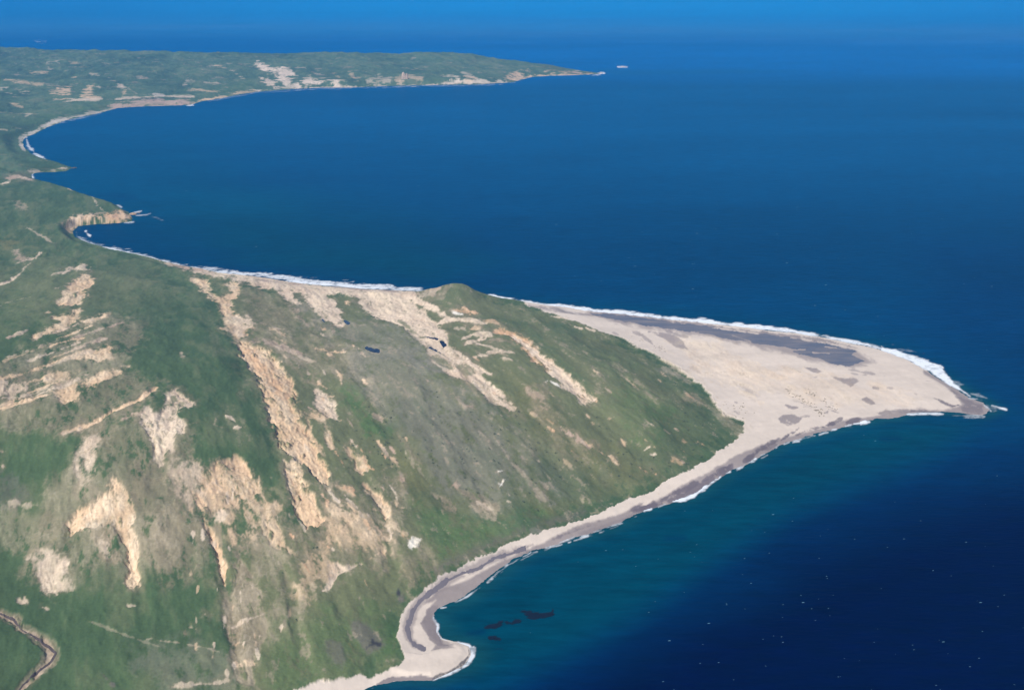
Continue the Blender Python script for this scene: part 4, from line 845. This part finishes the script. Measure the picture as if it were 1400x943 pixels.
def rock(name, label, cat, px, py, z, size, m, seed, blocky=False, group=None):
    x, y = ground(px, py, z)
    bm = bmesh.new(); bmesh.ops.create_icosphere(bm, subdivisions=4, radius=1)
    co = np.array([v.co[:] for v in bm.verts], np.float32)
    nn = fbm(co[:, 0] * 3 + co[:, 2] * 2.1 + seed, co[:, 1] * 3 - co[:, 2] * 1.7, 2.2, 4, seed, .6)
    for v, c, n in zip(bm.verts, co, nn):
        p = 4 if blocky else 2
        rr = (abs(c[0]) ** p + abs(c[1]) ** p + abs(c[2]) ** p) ** (1 / p)
        s = (1 + .22 * n) / rr if blocky else (1 + .35 * n)
        taper = 1 - .25 * max(c[2], 0) if blocky else 1
        v.co = (c[0] * s * size[0] * taper, c[1] * s * size[1] * taper, c[2] * s * size[2])
    me = bpy.data.meshes.new(name); bm.to_mesh(me); bm.free(); me.materials.append(m)
    for p_ in me.polygons: p_.use_smooth = True
    o = bpy.data.objects.new(name, me); bpy.context.scene.collection.objects.link(o)
    o.location = (float(x), float(y), z); o['label'] = label; o['category'] = cat
    if group: o['group'] = group
    return o
# tall flat topped rock on the far cliff: with a low shoulder
t = bpy.data.objects.new('rock_tower', None); bpy.context.scene.collection.objects.link(t)
tx_, ty_ = ground(554, 114.5, 4); t.location = (float(tx_), float(ty_), 4)
t['label'] = 'pale square-topped rock tower on the far shoreline cliffs'; t['category'] = 'rock'
for nm, dx, w_, h_ in [('buttress', -14, 17, 92), ('buttress', 15, 16, 88), ('rock_base', 0, 56, 34)]:
    r_ = rock(nm, '', '', 554, 114.5, 4, (w_, 14, h_), M_palerock, int(90 + dx + w_), True)
    r_.location = (dx, 0 if nm == 'buttress' else 4, 0)
    r_.parent = t
    del r_['label']; del r_['category']
rock('sea_rock', 'low brown rock with foam right off the blunt headland tip', 'rock', 183, 293, 0, (16, 14, 7), M_tanrock, 5, group='rocks in the surf off the headlands')
rock('sea_rock', 'small dark rock where surf trails away from the blunt headland', 'rock', 190, 291.5, 0, (9, 8, 3.5), M_darkrock, 9, group='rocks in the surf off the headlands')
rock('sea_rock', 'dark rock at the end of the thin tapering point by the upper cove', 'rock', 101, 230, 0, (16, 12, 5), M_darkrock, 13, group='rocks in the surf off the headlands')
rock('islet', 'foam-ringed white islet alone in the sea beyond the far cape', 'islet', 851, 91.5, 0, (24, 14, 6), M_palerock, 21)
rock('sea_rock', 'pale rock just beyond the tip of the far cape', 'rock', 820, 100.6, 0, (24, 14, 8), M_palerock, 25, group='rocks in the surf off the headlands')

# ------------------------------------------------------------------ dune scrub on the spit, and bushes in tufts on the slope
def tufts(name, label, spots, m, cat, r0, seed):
    R = random.Random(seed); vs_, fs_ = [], []
    P_ = np.array(spots, float); x, y = ground(P_[:, 0], P_[:, 1], 0); x = x.astype(np.float32); y = y.astype(np.float32)
    C = to_chart(P_); x, y = ground(C[:, 0], C[:, 1], 0)
    h, _, _ = base_height(x.astype(np.float32), y.astype(np.float32))
    if name == 'hill_scrub':
        ci = np.clip(np.searchsorted(us, C[:, 0]), 0, nc - 1); ri = np.clip(nr - np.searchsorted(vs[::-1], C[:, 1]), 0, nr - 1)
        ok = bare_full[ri * nc + ci] < .15
        x, y, h = x[ok], y[ok], h[ok]
    for i in range(len(x)):
        for k in range(3):
            n = len(vs_); r = r0 * R.uniform(.5, 1.2); cx_ = x[i] + R.uniform(-1, 1) * r0 * 1.4; cy_ = y[i] + R.uniform(-1, 1) * r0 * 2
            hh = r * R.uniform(.35, .6); a0 = R.random() * 6
            ring = 6
            for j in range(ring): a = a0 + j * math.tau / ring; q = r * R.uniform(.75, 1.2); vs_.append((cx_ + math.cos(a) * q, cy_ + math.sin(a) * q, h[i] - .3))
            for j in range(ring): a = a0 + .3 + j * math.tau / ring; q = r * R.uniform(.4, .75); vs_.append((cx_ + math.cos(a) * q, cy_ + math.sin(a) * q, h[i] + hh * R.uniform(.7, 1.1)))
            for j in range(ring): fs_.append((n + j, n + (j + 1) % ring, n + ring + (j + 1) % ring, n + ring + j))
            fs_.append((n + 6, n + 7, n + 8, n + 9)); fs_.append((n + 6, n + 9, n + 10, n + 11))
    o = make_mesh(name, vs_, fs_, None, m, smooth=False); o['kind'] = 'stuff'; o['label'] = label; o['category'] = cat
m, nt, b = mat('dune_scrub'); b.inputs['Base Color'].default_value = (.26, .22, .165, 1); b.inputs['Roughness'].default_value = .95
M_scrub = m
R = random.Random(4); sp = []
for i in range(80):
    t_ = R.random(); sp.append((1075 + 50 * t_ + R.gauss(0, 2.5), 532 + 34 * t_ + R.gauss(0, 2.2)))
for i in range(40):
    t_ = R.random(); sp.append((1100 + 42 * t_ + R.gauss(0, 3), 533 + 24 * t_ + R.gauss(0, 3)))
for i in range(24): t_ = R.random(); sp.append((1005 + R.gauss(0, 10), 562 + R.gauss(0, 6)))
for i in range(30): t_ = R.random(); sp.append((870 + 40 * t_ + R.gauss(0, 3), 456 + 24 * t_ + R.gauss(0, 2)))
tufts('dune_scrub', 'low dark tufts of scrub dotted over the pale sand spit', sp, M_scrub, 'scrub', 1.6, 3)
m, nt, b = mat('hill_scrub'); b.inputs['Base Color'].default_value = (.085, .105, .06, 1); b.inputs['Roughness'].default_value = .95
sp = []
RG = [(400,440,560,720,0),(350,440,690,860,1),(440,560,560,780,1),(620,760,440,700,0),(760,960,480,660,0),(270,350,640,760,0),(500,640,470,640,0)]
for (a0, a1, b0, b1, k_) in RG:
    for i in range(150 if k_ else 90): sp.append((R.uniform(a0, a1), R.uniform(b0, b1)))
tufts('hill_scrub', 'dark bushes dotted over the eroded slopes', sp, m, 'scrub', 1.7, 5)

# ------------------------------------------------------------------ haze
def box(name, x0, x1, y0, y1, z0, z1):
    me = bpy.data.meshes.new(name)
    v = [(x, y, z) for z in (z0, z1) for y in (y0, y1) for x in (x0, x1)]
    me.from_pydata(v, [], [(0,2,3,1),(4,5,7,6),(0,1,5,4),(2,6,7,3),(0,4,6,2),(1,3,7,5)])
    o = bpy.data.objects.new(name, me); bpy.context.scene.collection.objects.link(o); return o
R0 = ymax + 500
zmin = float(Z.min()) - 1
hz = box('haze', -R0, R0, -R0, R0, zmin, 1260)
hz['kind'] = 'stuff'; hz['label'] = 'thin blue sea haze'; hz['category'] = 'haze'
m = bpy.data.materials.new('haze_air'); m.use_nodes = True; nt = m.node_tree; nt.nodes.clear()
out = nt.nodes.new('ShaderNodeOutputMaterial'); pv = nt.nodes.new('ShaderNodeVolumePrincipled')
pv.inputs['Color'].default_value = (.045, .38, 1, 1); pv.inputs['Density'].default_value = 2.6e-5; pv.inputs['Anisotropy'].default_value = 0
nt.links.new(pv.outputs[0], out.inputs['Volume']); hz.data.materials.append(m)

# ------------------------------------------------------------------ light, sky, camera
SUN_EL, SUN_AZ = math.radians(45), math.radians(219)      # azimuth clockwise from +Y: behind the camera, to the left
w = bpy.data.worlds.new('World'); bpy.context.scene.world = w; w.use_nodes = True
nt = w.node_tree; bg = nt.nodes['Background']
sky = nt.nodes.new('ShaderNodeTexSky'); sky.sky_type = 'NISHITA'; sky.sun_disc = False
sky.sun_elevation = SUN_EL; sky.sun_rotation = SUN_AZ; sky.altitude = 0; sky.ozone_density = 2; sky.dust_density = .4
nt.links.new(sky.outputs[0], bg.inputs['Color']); bg.inputs['Strength'].default_value = .08
sd_ = bpy.data.lights.new('sun', 'SUN'); sd_.energy = 4.5; sd_.angle = math.radians(.5); sd_.color = (1, .95, .88)
so = bpy.data.objects.new('sun', sd_); bpy.context.scene.collection.objects.link(so)
so.rotation_euler = (math.pi / 2 - SUN_EL, 0, math.pi - SUN_AZ)
cd = bpy.data.cameras.new('camera'); cam = bpy.data.objects.new('camera', cd); bpy.context.scene.collection.objects.link(cam)
cam.location = (0, 0, H); cam.rotation_euler = (math.pi / 2 - PITCH, 0, 0)
cd.sensor_width = 36; cd.lens = 36 * F / 1400; cd.clip_start = 5; cd.clip_end = 400000
sc = bpy.context.scene; sc.camera = cam
sc.view_settings.view_transform = 'Standard'; sc.view_settings.look = 'None'; sc.view_settings.exposure = .13; sc.view_settings.gamma = 1
sc.cycles.volume_bounces = 0; sc.cycles.max_bounces = 4; sc.cycles.transparent_max_bounces = 8
